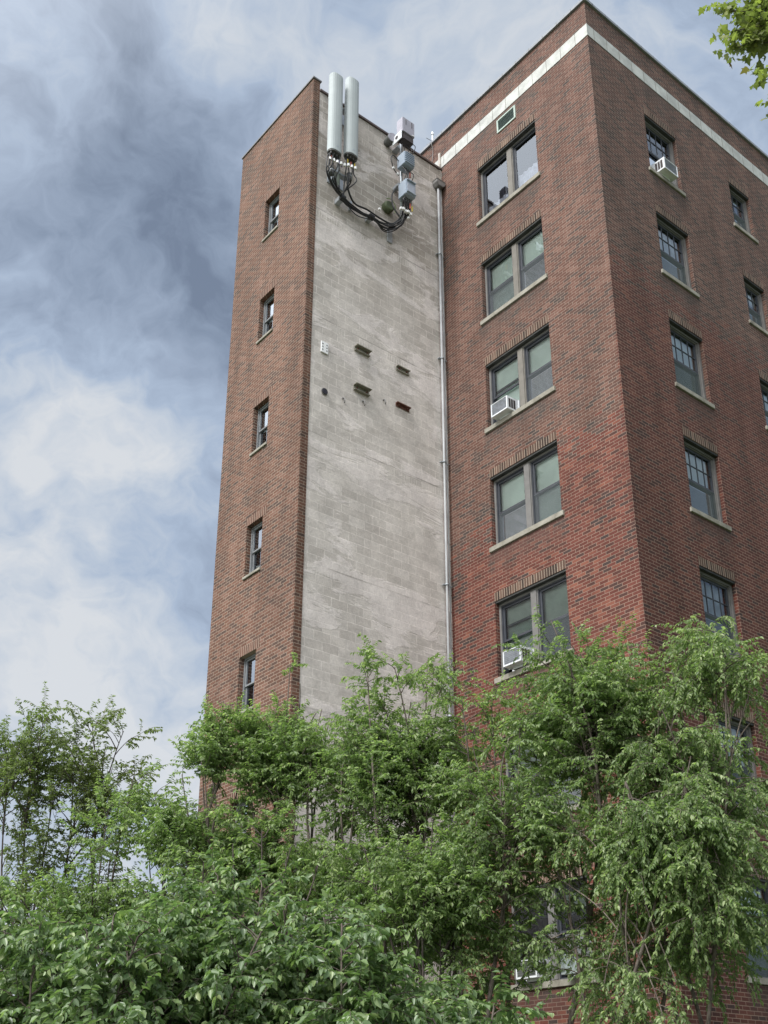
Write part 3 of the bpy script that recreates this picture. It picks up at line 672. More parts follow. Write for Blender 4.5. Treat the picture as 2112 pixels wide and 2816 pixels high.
dr = thing('round_horn', 'short dark grey drum poking out of the wall top beside the topmost radio box', 'dish', loc=(-4.95, -1.85, 24.2)); off = dr.location
mb = MB(); mb.tube([(-L, -1.85, 24.28), (-4.93, -1.87, 24.25), (-4.80, -1.90, 24.22)], [.10, .12, .12], 20); mb.build('shell', M_drum, dr, off=off)
mb = MB(); mb.tube([(-4.80, -1.90, 24.22), (-4.785, -1.903, 24.217)], [.115, .11], 20); mb.build('face', M_lil, dr, off=off)
dr = thing('round_horn', 'dark green drum strapped to the wall beside the lowest radio box', 'dish', loc=(-4.95, -1.8, 22.2)); off = dr.location
mb = MB(); mb.tube([(-L, -1.86, 22.12), (-4.97, -1.86, 22.12), (-4.93, -1.86, 22.12)], [.15, .15, .12], 20); mb.build('shell', M_dgreen, dr, off=off)
mb = MB(); mb.tube(bez([(-4.93, -1.98, 22.27), (-4.90, -1.84, 22.28), (-4.9, -1.72, 22.14), (-4.93, -1.72, 21.95)]), .012, 6); mb.build('strap', M_strap, dr, off=off)

# cables: black feeder bundle looping from the antennas along the wall up to the radios
cb = thing('cable_bundle', 'thick black cable bundle sagging along the block wall below the antennas', 'cables', loc=(-4.95, -2.6, 21.4)); off = cb.location
def cable(pts, r=.014, name='cable', m=M_cable): mb = MB(); mb.tube(bez(pts, 40), r, 6); return mb.build(name, m, cb, off=off, smooth=True)
rr = random.Random(3)
ends = []
for i in range(9):
    y0 = (-3.90+.07*i) if i < 5 else (-3.40+.08*(i-5)); zt = 22.24 if i < 5 else 22.44
    j = lambda s: rr.uniform(-s, s)
    b1 = (-4.86+j(.03), -3.36+j(.05), 21.36+j(.05)); mid = (-4.93+j(.03), -2.86+j(.04), 21.33+j(.05)); b2 = (-4.92+j(.03), -2.45+j(.03), 21.38+j(.05))
    low = (-4.90+j(.04), -2.0+j(.06), 21.34+j(.10)); up1 = (-4.80+j(.04), -1.62+j(.05), 21.62+j(.10)); up2 = (-4.72+j(.05), -1.60+.045*(i % 5), 21.95); e = (-4.62, -1.70+.062*(i % 5), 22.21)
    cable([(-4.67+j(.05), y0, zt), (-4.66+j(.06), y0-.02, zt-.35), (-4.68+j(.08), y0-.03+(0.05 if i > 4 else -.02), zt-.62), b1, mid, b2, low, up1, up2, e], .0155)
# separate thick cable arching over, and stray loops
cable([(-4.70, -3.33, 22.0), (-4.68, -3.34, 21.9), (-4.74, -3.30, 21.62), (-4.86, -3.02, 21.42), (-4.90, -2.6, 21.50), (-4.92, -2.2, 21.50), (-4.88, -1.85, 21.50), (-4.8, -1.66, 21.75), (-4.75, -1.62, 22.0)], .024)
cable([(-4.66, -3.93, 22.2), (-4.60, -4.02, 21.9), (-4.66, -3.96, 21.55), (-4.80, -3.62, 21.38), (-4.86, -3.36, 21.36)], .013)
cable([(-4.66, -3.88, 22.2), (-4.58, -3.98, 21.75), (-4.70, -3.80, 21.45), (-4.84, -3.40, 21.34)], .013)
cable([(-4.84, -3.36, 21.30), (-4.88, -2.95, 21.12), (-4.90, -2.5, 21.25)], .013)
cable([(-4.86, -2.42, 21.33), (-4.88, -2.1, 21.12), (-4.84, -1.75, 21.35), (-4.74, -1.52, 21.80)], .013)
for i in range(5):
    y = -1.71+.062*i
    cable([(-4.60, y, 23.17), (-4.55+rr.uniform(-.05, .05), y+rr.uniform(-.05, .05), 22.98), (-4.62, -1.68+.05*i, 22.76)], .012)
    cable([(-4.60, y, 24.0), (-4.55+rr.uniform(-.08, .03), y+rr.uniform(-.07, .04), 23.82), (-4.64, -1.70+.05*i, 23.62)], .010)
cable([(-4.72, -1.76, 23.45), (-4.70, -1.95, 23.50), (-4.66, -2.05, 23.28), (-4.68, -1.94, 23.02), (-4.70, -1.78, 22.95)], .014)
cable([(-4.52, -1.50, 24.05), (-4.48, -1.42, 23.95), (-4.55, -1.44, 23.8), (-4.62, -1.52, 23.75)], .010)
cable([(-4.78, -1.78, 22.65), (-4.84, -1.88, 22.35), (-4.82, -1.86, 22.0), (-4.78, -1.70, 21.75)], .02)
for x, y, z in ((-4.86, -3.36, 21.36), (-4.92, -2.45, 21.38)):
    mb = MB(); mb.tube([(x, y-.06, z), (x, y+.06, z-.01)], .075, 10); mb.build('clamp_boot', M_cable, cb, off=off)
    mb = MB(); mb.box(-L, x-.04, y-.07, y+.05, z-.07, z+.05); mb.build('stand_off', M_galv, cb, off=off, bevel=.005)
mb = MB(); mb.box(-L, -L+.06, -3.02, -2.96, 21.35, 21.62); mb.build('stand_off', M_galv, cb, off=off)
mb = MB(); mb.box(-L, -L+.035, -1.84, -1.70, 21.10, 21.52); mb.build('stand_off', M_galv, cb, off=off)
# tags and coloured tapes on the cables under the antennas and radios
for i in range(8):
    y = -3.91+.105*i; z = 21.98+.020*i+(.05 if i > 4 else 0)
    mb = MB(); mb.tube([(-4.62, y, z), (-4.62, y, z+.07)], .034, 8); mb.build('white_tag', M_tagw, cb, off=off)
for i in range(5):
    y = -1.75+.075*i; z = 21.84+.03*(i % 2)
    mb = MB(); mb.box(-4.68, -4.62, y-.028, y+.028, z, z+.065); mb.build('white_tag', M_tagw, cb, off=off)
for y, z in ((-1.97, 23.03), (-1.83, 22.93), (-1.50, 21.72), (-2.40, 21.45)):
    mb = MB(); mb.box(-4.70, -4.655, y-.022, y+.022, z, z+.05); mb.build('white_tag', M_tagw, cb, off=off)
for i, (y, z, m) in enumerate(((-3.38, 22.30, M_tagy), (-3.17, 22.30, M_tagy), (-3.28, 22.28, M_tagr), (-3.62, 22.08, M_tagp), (-3.55, 22.1, M_tagp), (-3.86, 22.1, M_tagr), (-1.50, 22.05, M_tagr), (-1.44, 22.0, M_tagy), (-1.55, 22.85, M_tagr), (-1.62, 23.7, M_tagr), (-1.50, 23.05, M_tagr))):
    mb = MB(); x = -4.66 if i < 6 else -4.60; mb.tube([(x, y, z-.07), (x, y, z+.08)], .019, 6); mb.build('colour_tape', m, cb, off=off)

# splice boxes under the antennas
for (y, z, lab) in ((-3.80, 21.78, 'dark splice canister hanging under the antenna nearest the brick corner'), (-3.28, 21.93, 'dark splice canister at the top of the thickest cable, under the right antenna')):
    t = thing('splice_canister', lab, 'canister', loc=(-4.70, y, z)); mb = MB(); mb.tube([(-4.72, y, z-.11), (-4.72, y, z-.08), (-4.72, y, z+.1), (-4.72, y, z+.12)], [.04, .07, .07, .04], 12); mb.build('shell', M_drum, t, off=t.location, smooth=False)
    mb = MB(); mb.tube([(-4.72, y, z+.0), (-4.72, y, z+.02)], .074, 12); mb.build('collar', M_galv, t, off=t.location)

# old channel brackets on the wall
def channel(y0, y1, z, depth, h, label, m, rusty=False):
    t = thing('wall_bracket', label, 'bracket', 'old steel brackets on the block wall', loc=(-L, (y0+y1)/2, z)); off = t.location
    mb = MB(); mb.box(-L, -L+depth, y0, y1, z+h-.02, z+h); mb.box(-L, -L+.012, y0, y1, z, z+h-.02)
    if not rusty: mb.box(-L, -L+depth*.55, y0, y1, z-.012, z+.002)
    mb.build('channel', m, t, off=off)
    for y in (y0+.08, y1-.08):
        mb = MB(); mb.tube([(-L+.012, y, z+h*.45), (-L+.05, y, z+h*.45)], .018, 8); mb.build('bolt', M_rust, t, off=off)
channel(-2.78, -2.36, 17.43, .12, .11, 'upper left steel shelf bracket, darker and plain, level with the punched plate', M_olive)
channel(-2.79, -2.36, 16.36, .13, .13, 'lower left olive steel channel bracket above the small hooks', M_olive)
channel(-1.57, -1.19, 17.47, .08, .10, 'upper right steel channel bracket with two rusty bolts nearest the downspout', M_olive)
channel(-1.58, -1.18, 16.46, .08, .09, 'lower right rusty red steel bracket nearest the downspout', M_rust, True)
pl_ = thing('punched_plate', 'pale metal plate with six holes near the brick corner', 'plate', loc=(-L, -3.6, 16.93)); off = pl_.location
mb = MB(); mb.box(-L, -L+.03, -3.70, -3.51, 16.93, 17.22); mb.build('plate', M_tagw, pl_, off=off, bevel=.004)
for y in (-3.66, -3.55):
    for z in (17.0, 17.075, 17.15):
        mb = MB(); mb.tube([(-L+.026, y, z), (-L+.034, y, z)], .016, 10); mb.build('hole', M_vent, pl_, off=off)
ph = thing('pipe_stub', 'round black capped pipe hole low left on the block wall', 'pipe', loc=(-L, -3.565, 15.945)); off = ph.location
mb = MB(); mb.tube([(-L-.01, -3.565, 15.945), (-L+.03, -3.565, 15.945)], .07, 18); mb.build('cap', plain('blue_black', (.02, .02, .03), .5), ph, off=off)
mb = MB(); mb.tube([(-L, -3.565, 15.945), (-L+.015, -3.565, 15.945)], .082, 18); mb.build('collar', M_headm, ph, off=off)
for (y, z, lab) in ((-3.07, 15.93, 'small bent steel hook, nearest the black pipe hole'), (-2.52, 16.10, 'small bent steel hook under the lower left bracket, middle of three'), (-1.93, 16.40, 'small bent steel hook nearest the rusty bracket')):
    t = thing('wall_hook', lab, 'hook', 'small hooks on the block wall', loc=(-L, y, z)); mb = MB(); mb.tube(bez([(-L, y, z+.06), (-L+.05, y, z+.05), (-L+.06, y+.01, z-.03), (-L+.03, y+.03, z-.06)], 12), .012, 6); mb.build('rod', M_headm, t, off=t.location)
    mb = MB(); mb.tube([(-L, y, z+.06), (-L+.012, y, z+.06)], .025, 8); mb.build('base_plate', M_headm, t, off=t.location)
# small whip antenna fixed to the parapet, with its lead
wa = thing('roof_antenna', 'tiny white whip antenna with crossed rods on the parapet behind the block wall', 'antenna', loc=(-5.4, .05, 25.8)); off = wa.location
X_ = -5.42
mb = MB(); mb.tube([(X_, .02, 25.86), (X_, .02, 26.16)], .02, 8); mb.tube([(X_, .02, 26.16), (X_, .02, 26.26)], [.045, .02], 8); mb.build('mast', M_tagw, wa, off=off)
for d in ((.20, .03), (.03, .20)):
    mb = MB(); mb.tube([(X_-d[0], .02-d[1], 25.93), (X_+d[0], .02+d[1], 25.90)], .008, 6); mb.build('rod', M_headm, wa, off=off)
mb = MB(); mb.tube(bez([(X_, .02, 25.9), (X_+.06, -.08, 25.75), (X_+.05, -.02, 25.5), (X_+.02, -.02, 25.2), (X_-.02, -.03, 25.0)]), .008, 6); mb.build('lead', M_headm, wa, off=off)

# ------------------------------------------------------------------ trees
LEAF = {  # outline in (across, along), folded along the midrib
    'elm': [(0, 0), (.20, .28), (.23, .55), (0, 1), (-.23, .55), (-.20, .28)],
    'broad': [(0, 0), (.24, .22), (.26, .55), (0, 1), (-.26, .55), (-.24, .22)],
}
MAPLE = [(0, 0), (.22, -.04), (.50, .10), (.36, .26), (.58, .52), (.34, .50), (.22, .60), (.16, .76), (0, 1.0), (-.16, .76), (-.22, .60), (-.34, .50), (-.58, .52), (-.36, .26), (-.50, .10), (-.22, -.04)]
def unit(v): return v/(np.linalg.norm(v, axis=-1, keepdims=True)+1e-12)
def leaves_mesh(name, m, parent, P, D, Nn, size, kind, off, tip_pale):
    n = len(P); D = unit(D); S = unit(np.cross(D, Nn)); U = np.cross(S, D)
    if kind == 'maple':
        sh = np.array(MAPLE); k = len(sh)
        loc = sh[None, :, :]*size[:, None, None]
        curl = -.18*np.abs(loc[..., 0])-.22*loc[..., 1]**2/size[:, None]
        V = P[:, None]+S[:, None]*loc[..., :1]+D[:, None]*loc[..., 1:]+U[:, None]*curl[..., None]
        V = V.reshape(-1, 3); nf = n; lt = np.full(n, k); ls = np.arange(n)*k; vi = np.arange(n*k); per = 1
    else:
        sh = np.array(LEAF[kind]); k = 6
        loc = sh[None]*size[:, None, None]
        fold = .45*np.abs(loc[..., 0])-.30*loc[..., 1]**2/size[:, None]
        V = P[:, None]+S[:, None]*loc[..., :1]+D[:, None]*loc[..., 1:]+U[:, None]*fold[..., None]
        V = V.reshape(-1, 3); per = 2; nf = 2*n
        b = (np.arange(n)*6)[:, None]; vi = np.concatenate([b+np.array([0, 1, 2, 3]), b+np.array([0, 3, 4, 5])], 1).ravel()
        lt = np.full(nf, 4); ls = np.arange(nf)*4
    V = V-np.array(off)
    me = bpy.data.meshes.new(name); me.vertices.add(len(V)); me.vertices.foreach_set('co', V.astype(np.float32).ravel())
    me.loops.add(len(vi)); me.loops.foreach_set('vertex_index', vi.astype(np.int32))
    me.polygons.add(nf); me.polygons.foreach_set('loop_start', ls.astype(np.int32)); me.polygons.foreach_set('loop_total', lt.astype(np.int32))
    me.materials.append(m); me.update(calc_edges=True)
    at_ = me.attributes.new('leafrand', 'FLOAT', 'FACE'); at_.data.foreach_set('value', np.repeat(np.clip(rng.random(n)*.62+tip_pale*.40+rng.normal(size=n)*.05, 0, 1), per).astype(np.float32))
    o = bpy.data.objects.new(name, me); COL.objects.link(o); o.parent = parent; return o
class Wood:
    def __init__(s): s.v = []; s.f = []; s.n = 0
    def tube(s, P, r, sides):
        n = len(P); T = unit(np.gradient(P, axis=0)); ref = np.array([.31, .2, .93]); A = unit(np.cross(T, ref)); B = np.cross(T, A)
        a = np.arange(sides)*2*math.pi/sides
        ring = P[:, None]+r[:, None, None]*(np.cos(a)[None, :, None]*A[:, None]+np.sin(a)[None, :, None]*B[:, None])
        s.v.append(ring.reshape(-1, 3)); i = np.arange(n-1)[:, None]*sides; j = np.arange(sides)[None]; j2 = (j+1) % sides
        q = np.stack([i+j, i+j2, i+sides+j2, i+sides+j], -1).reshape(-1, 4)+s.n; s.f.append(q); s.n += n*sides
    def build(s, name, m, parent, off):
        V = np.concatenate(s.v)-np.array(off); F = np.concatenate(s.f)
        me = bpy.data.meshes.new(name); me.vertices.add(len(V)); me.vertices.foreach_set('co', V.astype(np.float32).ravel())
        me.loops.add(F.size); me.loops.foreach_set('vertex_index', F.astype(np.int32).ravel())
        me.polygons.add(len(F)); me.polygons.foreach_set('loop_start', (np.arange(len(F))*4).astype(np.int32)); me.polygons.foreach_set('loop_total', np.full(len(F), 4, np.int32))
        me.materials.append(m); me.update(calc_edges=True); me.polygons.foreach_set('use_smooth', [True]*len(F))
        o = bpy.data.objects.new(name, me); COL.objects.link(o); o.parent = parent; return o
def curve(a, b, sway, n, arch=0.0):
    t = np.linspace(0, 1, n)[:, None]; a = np.array(a); b = np.array(b); Ln = np.linalg.norm(b-a)
    p = a+(b-a)*t
    k = rng.normal(size=(2, 3))*sway*Ln; k[:, 2] *= .3
    p = p+np.sin(t*math.pi)*k[0]+np.sin(t*2*math.pi)*k[1]*.5
    p[:, 2] += (np.sin(t[:, 0]*math.pi*.5)-t[:, 0])*arch*Ln
    return p
def shoot(o, d, ln, n, droop, wig=.12):
    P = [o]; d = unit(d)
    for i in range(n-1):
        d = unit(d+rng.normal(size=3)*wig+np.array([0, 0, -droop/n])); P.append(P[-1]+d*ln/(n-1))
    return np.array(P)
def tree(name, label, cat, group, base, leaders, kind, lm, bm_, bl=1.0, nb=21, tw=.38, ntw=10, leaf=.06, nl=9, droop=.8, t0=.22, r0=.045,
         up=.5, tip=.5, spread=.35, trunk_h=0.0, arch=.0, sparse=1.0, gap=-.42, mains=4):
    global rng
    import zlib; rng = np.random.default_rng(zlib.crc32(label.encode())); seed = rng.random()*20
    base = np.array(base, float); base[2] = 0
    root = thing(name, label, cat, group, loc=tuple(base))
    W = Wood(); LP = []; LD = []; LN = []; LA = []
    fork = base+np.array([0, 0, trunk_h])
    if trunk_h > 0: W.tube(curve(base-np.array([0, 0, .1]), fork, .02, 6), np.linspace(r0*2.2, r0*1.6, 6), 8)
    PREV = []
    for li, ld in enumerate(leaders):
        tp = np.array(ld[0]); opt = ld[1] if len(ld) > 1 else {}
        st = fork+rng.normal(size=3)*np.array([spread, spread, 0])*(1 if trunk_h == 0 else .1)
        if 'from' in opt:
            Q = PREV[opt['from']]; st = Q[rng.integers(9, 16)]
        lim_t0 = opt.get('t0', t0); rf = opt.get('r', 1.0)
        if mains and li >= mains and 'from' not in opt and 'start' not in opt:
            Q = np.concatenate([p_[4:15] for p_ in PREV]); dz = tp[2]-Q[:, 2]; hz_ = np.linalg.norm((Q-tp)[:, :2], axis=1)
            cost = np.abs(np.sqrt(dz**2+hz_**2)-1.7)+hz_*.9+np.where(dz < .5, 4, 0)+rng.random(len(Q))*.25
            st = Q[int(np.argmin(cost))]; lim_t0 = opt.get('t0', .12); rf = opt.get('r', .75)
        st = np.array(opt.get('start', st)); Ln = np.linalg.norm(tp-st)
        P = curve(st, tp, .035, 16, opt.get('arch', arch)*(.6+.8*rng.random())); PREV.append(P); rr_ = r0*rf*(Ln/6)**.5
        W.tube(P, np.linspace(rr_, .007, 16)**1.0, 7)
        k_n = int(opt.get('nb', nb)*2.3*Ln*(1-lim_t0)/5*sparse)+3
        for b in range(k_n):
            t = lim_t0+(1-lim_t0)*((b+rng.random())/k_n); f = t*15; i = min(int(f), 14); o = P[i]+(P[i+1]-P[i])*(f-i); ax = unit(P[i+1]-P[i])
            gp = math.sin(o[0]*2.9+seed)*math.sin(o[1]*3.3+seed*1.7)+math.sin(o[2]*3.1+seed*.7+o[0]*1.3)
            if gp < gap: continue
            az = rng.random()*2*math.pi; side = np.array([math.cos(az), math.sin(az), 0.])
            prof = (tip+(1-tip)*math.sin(min(1, (1-t)*1.6)*math.pi/2))
            ln = bl*prof*(.6+.7*rng.random())*opt.get('bl', 1.0)
            d = side*(1-up*.5)+ax*up*.6+np.array([0, 0, up*.7])
            dr = opt.get('droop', droop)
            BP = shoot(o, d, ln, 8, dr)
            W.tube(BP, np.linspace(.004+.008*ln, .0025, 8), 4)
            nt = max(2, int(ntw*ln/bl*sparse+.5))
            for q in range(nt+1):
                tt = .30+.70*(q+rng.random()*.6)/nt if q < nt else 1.0
                f2 = min(tt, .999)*7; i2 = int(f2); o2 = BP[i2]+(BP[min(i2+1, 7)]-BP[i2])*(f2-i2); bx = unit(BP[min(i2+1, 7)]-BP[i2] if i2 < 7 else BP[7]-BP[6])
                sd = rng.normal(size=3); sd -= bx*(sd@bx); sd = unit(sd); sd[2] = sd[2]*.6
                tl = tw*(.55+.7*rng.random())
                TPt = shoot(o2, bx*.8+sd*(.9 if q < nt else .1), tl, 5, dr*1.0, .16)
                W.tube(TPt, np.linspace(.003, .0012, 5), 3)
                m = max(4, int(nl*2.6*tl/tw)); ft = (np.arange(m)+.5+rng.random(m)*.5)/m*3.99; ii = ft.astype(int); fr = (ft-ii)[:, None]
                p = TPt[ii]+(TPt[ii+1]-TPt[ii])*fr; tx = unit(TPt[ii+1]-TPt[ii])
                sgn = np.where(np.arange(m) % 2 == 0, 1, -1)[:, None]; hz = unit(np.cross(tx, np.array([0, 0, 1.])+rng.normal(size=3)*.3))
                dd = unit(tx*.55+hz*sgn*.9+rng.normal(size=(m, 3))*.28+np.array([0, 0, -.35]))
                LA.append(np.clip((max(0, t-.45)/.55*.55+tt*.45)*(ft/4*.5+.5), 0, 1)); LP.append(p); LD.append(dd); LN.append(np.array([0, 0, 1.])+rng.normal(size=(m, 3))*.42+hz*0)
    LA = np.concatenate(LA); LP = np.concatenate(LP); LD = np.concatenate(LD); LN = np.concatenate(LN)
    sz = leaf*.90*(.50+.85*rng.random(len(LP)))
    W.build('trunk', bm_, root, base)
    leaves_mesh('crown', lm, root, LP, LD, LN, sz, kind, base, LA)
    return root, len(LP)
TOT = []
def T(*a, **k): r, n = tree(*a, **k); TOT.append((a[0], n)); return r
def tips(D, pts, jit=.35, **o):
    out = []
    for p in pts:
        oo = dict(o); 
        if len(p) > 2: oo.update(p[2])
        out.append((at(p[0], p[1], D+rng.uniform(-jit, jit)), oo))
    return out
YT = 'young elm trees along the front wall'
# background tree at the far left
T('thin_tree', 'thin many stemmed tree against the sky at the far left, its bare lower stems showing', 'tree', 'trees left of the building', at(150, 2700, 21),
  tips(21, [(90, 2080), (200, 2090), (290, 2050), (20, 2150), (150, 2160), (270, 2170), (60, 2030), (120, 1985), (180, 2040), (255, 1985), (340, 2010), (10, 2060), (310, 2110), (-60, 2050), (230, 2100), (-120, 2150), (90, 2120), (345, 2200)], .8), 'elm', M_leafC, M_barkd,
  bl=.95, nb=15, leaf=.080, nl=8, droop=.35, t0=.50, r0=.05, up=.75, tw=.36, ntw=6, spread=.35, gap=-1.2, mains=5)
T('bushy_tree', 'bushy green tree between the thin tree and the stair tower', 'tree', 'trees left of the building', at(400, 2750, 18),
  tips(18, [(370, 2125), (425, 2180), (300, 2215), (470, 2215), (250, 2330), (330, 2290), (410, 2320), (500, 2290), (540, 2350), (220, 2420), (430, 2440), (340, 2450), (150, 2450), (60, 2470), (570, 2430)], .7), 'elm', M_leafA, M_barkd,
  bl=.95, nb=17, leaf=.078, nl=9, droop=.5, t0=.34, up=.6, ntw=8)
T('elm_tree', 'light green elm hiding the foot of the stair tower, tallest shoots on the brick corner', 'tree', YT, at(640, 2780, 16),
  tips(16, [(560, 2080), (650, 1915, {'bl': .4}), (690, 1990), (798, 1830, {'bl': .4}), (815, 1930), (835, 1970), (600, 2030), (740, 1990), (765, 1925, {'bl': .5}), (825, 1880, {'bl': .5}), (640, 1930, {'bl': .5}), (585, 2010, {'bl': .5}), (870, 1960, {'bl': .5}), (700, 1960, {'bl': .5}), (560, 2090), (500, 2130), (640, 2060), (770, 2020), (850, 2040), (570, 2250), (690, 2200), (790, 2180), (480, 2230)], .5), 'elm', M_leafA, M_bark,
  bl=.66, nb=20, leaf=.068, droop=.45, t0=.42, up=.65)
T('elm_tree', 'slender darker elm in front of the left half of the block wall', 'tree', YT, at(900, 2780, 16.3),
  tips(16.3, [(885, 1950), (905, 1980), (965, 2000), (930, 2050), (850, 2080), (1000, 2060), (880, 2180), (960, 2200), (820, 2260), (1020, 2180), (900, 2330)], .4), 'elm', M_leafA, M_bark,
  bl=.66, nb=14, leaf=.066, droop=.5, t0=.40, up=.6)
T('elm_tree', 'elm in front of the downspout with three shoots reaching up the block wall', 'tree', YT, at(1100, 2780, 15.3),
  tips(15.3, [(1010, 1840), (1085, 1835), (1175, 1825), (960, 1970), (1050, 1930), (1130, 1930), (1210, 1900), (1000, 2060), (1100, 2020), (1180, 1980), (1060, 2150), (1160, 2140), (990, 2250), (1230, 2030), (1120, 2290)], .5), 'elm', M_leafA, M_bark,
  bl=.74, nb=20, leaf=.064, droop=.6, t0=.42, up=.6)
T('elm_tree', 'large elm before the front wall, its one thin shoot crossing the window glass', 'tree', YT, at(1330, 2780, 14.3),
  tips(14.3, [(1270, 1925), (1350, 1930), (1430, 1975, {'bl': .5}), (1515, 1705, {'bl': .3}), (1570, 1840), (1600, 1805), (1680, 1810), (1620, 1860), (1700, 1885), (1660, 1960), (1590, 1900), (1735, 1840, {'bl': .5}), (1590, 1980), (1765, 1765, {'bl': .45}), (1490, 1990), (1400, 2030), (1620, 1900), (1300, 2050), (1560, 2000),
  (1380, 2130), (1480, 2120), (1600, 2060),  (1290, 2200), (1450, 2240), (1560, 2180)], .7), 'elm', M_leafA, M_bark,
  bl=.85, nb=22, leaf=.062, droop=.8, t0=.44, up=.55)
T('weeping_elm', 'elm with long arching weeping branches over the right wall, biggest crown at the right', 'tree', YT, at(1800, 2790, 13.3),
  tips(13.3, [(1820, 1880), (1880, 1800), (1935, 1725), (1985, 1745), (2040, 1840, {'arch': .25}), (2100, 1960, {'arch': .5, 'bl': .5}), (1870, 1920), (1940, 1890), (1890, 1850), (1915, 1780), (2000, 1810), (2060, 1910), (1990, 1930), (1850, 1850), (1960, 1770), (1820, 1950), (1840, 2030), (1900, 2020), (1930, 2120),
  (1840, 2170), (1800, 1990, {'bl': .5}), (1790, 2240), (1900, 2330),  (1930, 2240, {'arch': .4}), (2040, 2330, {'arch': .5, 'bl': .5})], .6), 'elm', M_leafA, M_bark,
  bl=.85, nb=22, leaf=.060, droop=1.3, t0=.42, up=.45, r0=.03)
hub = at(1500, 2280, 13.6); hub2 = at(1720, 2150, 12.6); hub3 = at(1900, 2080, 12.4)
T('weeping_elm', 'low weeping elm trailing pale bare twigs over the lowest front window', 'tree', YT, at(1680, 2790, 12.8),
  [(hub, {'t0': .7}), (hub2, {'t0': .7}), (hub3, {'t0': .7})] +
  [(at(u, v, D), {'from': s_, 'arch': .38, 't0': .12, 'r': .42, 'bl': .50, 'droop': 1.0, 'nb': 22}) for u, v, D, s_ in
   [(1480, 2560, 13.0, 0), (1600, 2620, 12.8, 0), (1660, 2720, 12.6, 1), (1740, 2760, 12.2, 1), (1800, 2560, 12.2, 1), (1860, 2700, 12, 1), (1830, 2820, 12, 1),
    (1990, 2540, 12, 2), (2090, 2420, 12, 2), (1700, 2560, 12.3, 0), (1790, 2640, 12, 1), (1850, 2480, 12, 1), (1920, 2620, 12, 2), (1640, 2330, 12.8, 0), (1950, 2480, 12, 2), (1560, 2330, 13.2, 0), (1700, 2280, 12.6, 1), (1800, 2320, 12.3, 1), (1860, 2240, 12.4, 2), (1660, 2480, 12.6, 1), (1750, 2400, 12.4, 1), (1880, 2420, 12.2, 2), (1980, 2380, 12, 2), (1340, 2420, 13.6, 0), (1640, 2860, 12.6, 1)]],
  'elm', M_leafA, M_bark, bl=.8, nb=16, leaf=.060, droop=1.0, up=.4, spread=.6, gap=-.15)
T('elm_tree', 'dark low elm filling the gap beside the lowest front window', 'tree', YT, at(1200, 2790, 13.6),
  tips(13.6, [(1120, 2330), (1190, 2260), (1260, 2300), (1300, 2390), (1080, 2440), (1170, 2430), (1260, 2480), (1210, 2580), (1310, 2260), (1100, 2560), (1000, 2330), (1270, 2620)], .5), 'elm', M_leafA, M_barkd,
  bl=.62, nb=20, leaf=.064, droop=.7, t0=.45, up=.5)
T('elm_tree', 'dark low elm behind the broad leaved bushes at the foot of the stair tower', 'tree', YT, at(700, 2800, 14),
  tips(14, [(560, 2370), (640, 2320), (720, 2280), (800, 2330), (880, 2360), (620, 2450), (760, 2420), (850, 2480), (700, 2500), (470, 2400), (930, 2480), (400, 2450)], .6), 'elm', M_leafA, M_barkd,
  bl=.75, nb=17, leaf=.066, droop=.7, t0=.40, up=.5)
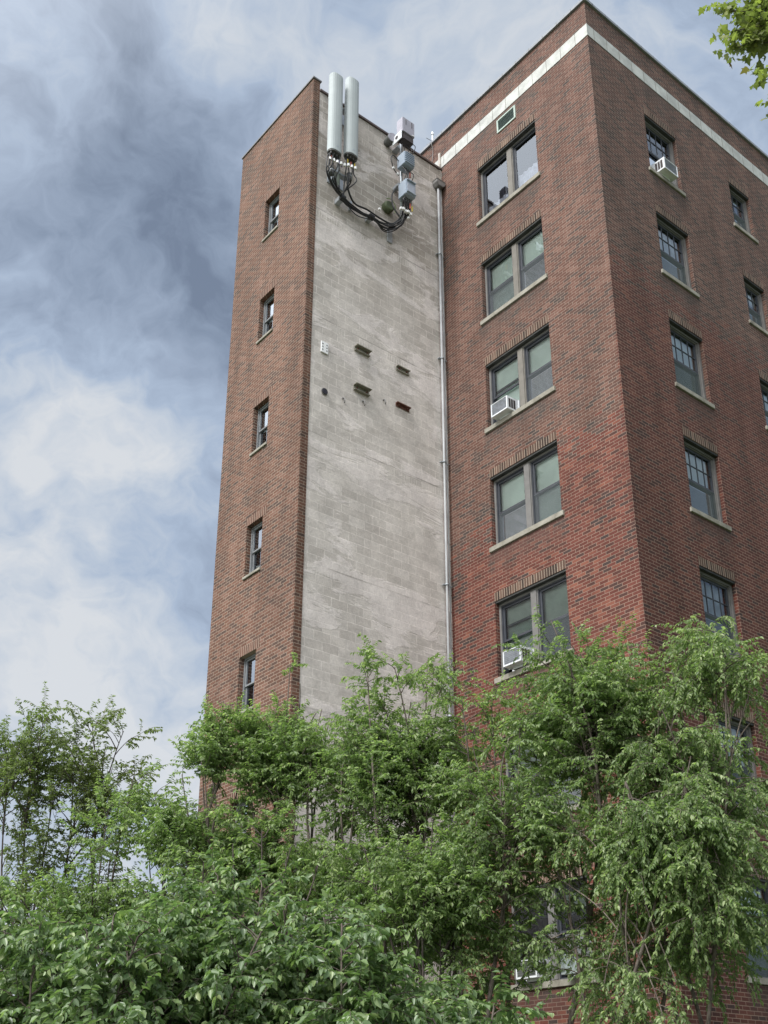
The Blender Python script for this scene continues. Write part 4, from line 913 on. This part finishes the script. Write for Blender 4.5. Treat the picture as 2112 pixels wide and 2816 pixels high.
# foreground bushes
SG = 'broad leaved bushes in the foreground'
for lab, bx, D, tp in (
    ('broad leaved bush at the far left bottom edge of the photo', 90, 8.6, [(-40, 2540), (40, 2520), (110, 2545), (180, 2570), (10, 2580), (90, 2620), (170, 2640), (-30, 2680), (60, 2740), (140, 2780), (220, 2600)]),
    ('broad leaved bush under the bushy tree, second bush from the left', 330, 8.2, [(240, 2565), (310, 2545), (380, 2575), (440, 2550), (270, 2600), (350, 2620), (430, 2600), (300, 2720), (400, 2730), (230, 2760), (480, 2700)]),
    ('tallest broad leaved bush with pale drooping tips in front of the tower foot', 640, 8.4, [(600, 2410), (660, 2480), (720, 2440), (780, 2500), (560, 2480), (640, 2540), (720, 2560), (800, 2560), (530, 2600), (600, 2680), (700, 2700), (790, 2700), (500, 2480)]),
    ('broad leaved bush in the middle of the bottom edge, right of the tallest bush', 960, 8.0, [(890, 2510), (940, 2540), (990, 2600), (870, 2600), (930, 2650), (1010, 2690), (1030, 2750), (860, 2720), (950, 2740), (1050, 2650, {'bl': .6})]),
    ('smallest broad leaved bush at the bottom edge below the lowest front window', 1330, 8.2, [(1230, 2780, {'bl': .6}), (1300, 2770, {'bl': .6}), (1360, 2760, {'bl': .6}), (1420, 2800, {'bl': .6}), (1280, 2820), (1190, 2800, {'bl': .6}), (1150, 2820)])):
    T('broadleaf_bush', lab, 'bush', SG, at(bx, 2790, D), tips(D, tp, .6), 'broad', M_leafB, M_bark, mains=0, gap=-2, bl=.46, nb=34, leaf=.066, nl=7, tw=.24, ntw=5, droop=.8, t0=.30, r0=.016, up=.6, spread=.45)
# maple at the upper right: trunk outside the picture, one limb reaching in
mb_ = at(2900, 2700, 11.5); fork = np.array([mb_[0], mb_[1], 7.5])
ML = [(2030, -10), (2005, 30), (2020, 85), (2030, 130), (2095, 225), (2115, 290), (2065, 120), (2080, 60), (2110, 10), (2070, -50), (2130, 130), (2110, 180), (2090, -10), (2120, 70)]
far = [(2420, -250), (2400, 100), (2500, 400), (2420, 330), (2600, 0), (2700, 500), (2800, -200), (2380, -80), (2450, 700), (2900, 300), (2420, -350), (2400, -600), (2450, -900), (2700, -600), (2500, 560)]
T('maple_tree', 'maple with lobed yellow green leaves hanging in at the top right corner', 'tree', None, mb_,
  [(at(u, v, 11.0), {'start': at(2330, 60+v*.3, 11.2), 'r': .35, 'bl': .15, 't0': .45, 'nb': 14, 'arch': .06, 'droop': .3}) for u, v in ML] +
  [(at(2330, 60, 11.2), {'start': fork, 'r': 1.4, 't0': .55, 'bl': .8}), (at(2330, 160, 11.2), {'start': fork, 'r': 1.2, 't0': .6, 'bl': .8})] +
  [(at(u, v, 11.8+rng.uniform(-1, 1.5)), {'start': fork, 't0': .4, 'bl': 1.0}) for u, v in far],
  'maple', M_leafM, M_barkd, mains=0, bl=.9, nb=12, tw=.34, ntw=4, leaf=.105, nl=3, droop=.6, r0=.06, up=.5, trunk_h=7.5)
# street trees across from the side wall: outside the picture but mirrored in its window panes
for x, y, h in ((15.5, 17, 15), (13.5, 27, 17)):
    T('street_tree', 'tall leafy street tree standing across from the side wall', 'tree', 'trees across from the side wall', (x, y, 0),
      [(np.array([x+rng.uniform(-3, 3), y+rng.uniform(-3, 3), h*rng.uniform(.55, 1.05)]), {}) for _ in range(9)], 'broad', M_leafB, M_barkd, mains=0, gap=-2, bl=1.5, nb=9, tw=.6, ntw=4, leaf=.22, nl=4, droop=.3, t0=.3, r0=.09, trunk_h=4, up=.6)
print('LEAVES', TOT, sum(n for _, n in TOT))
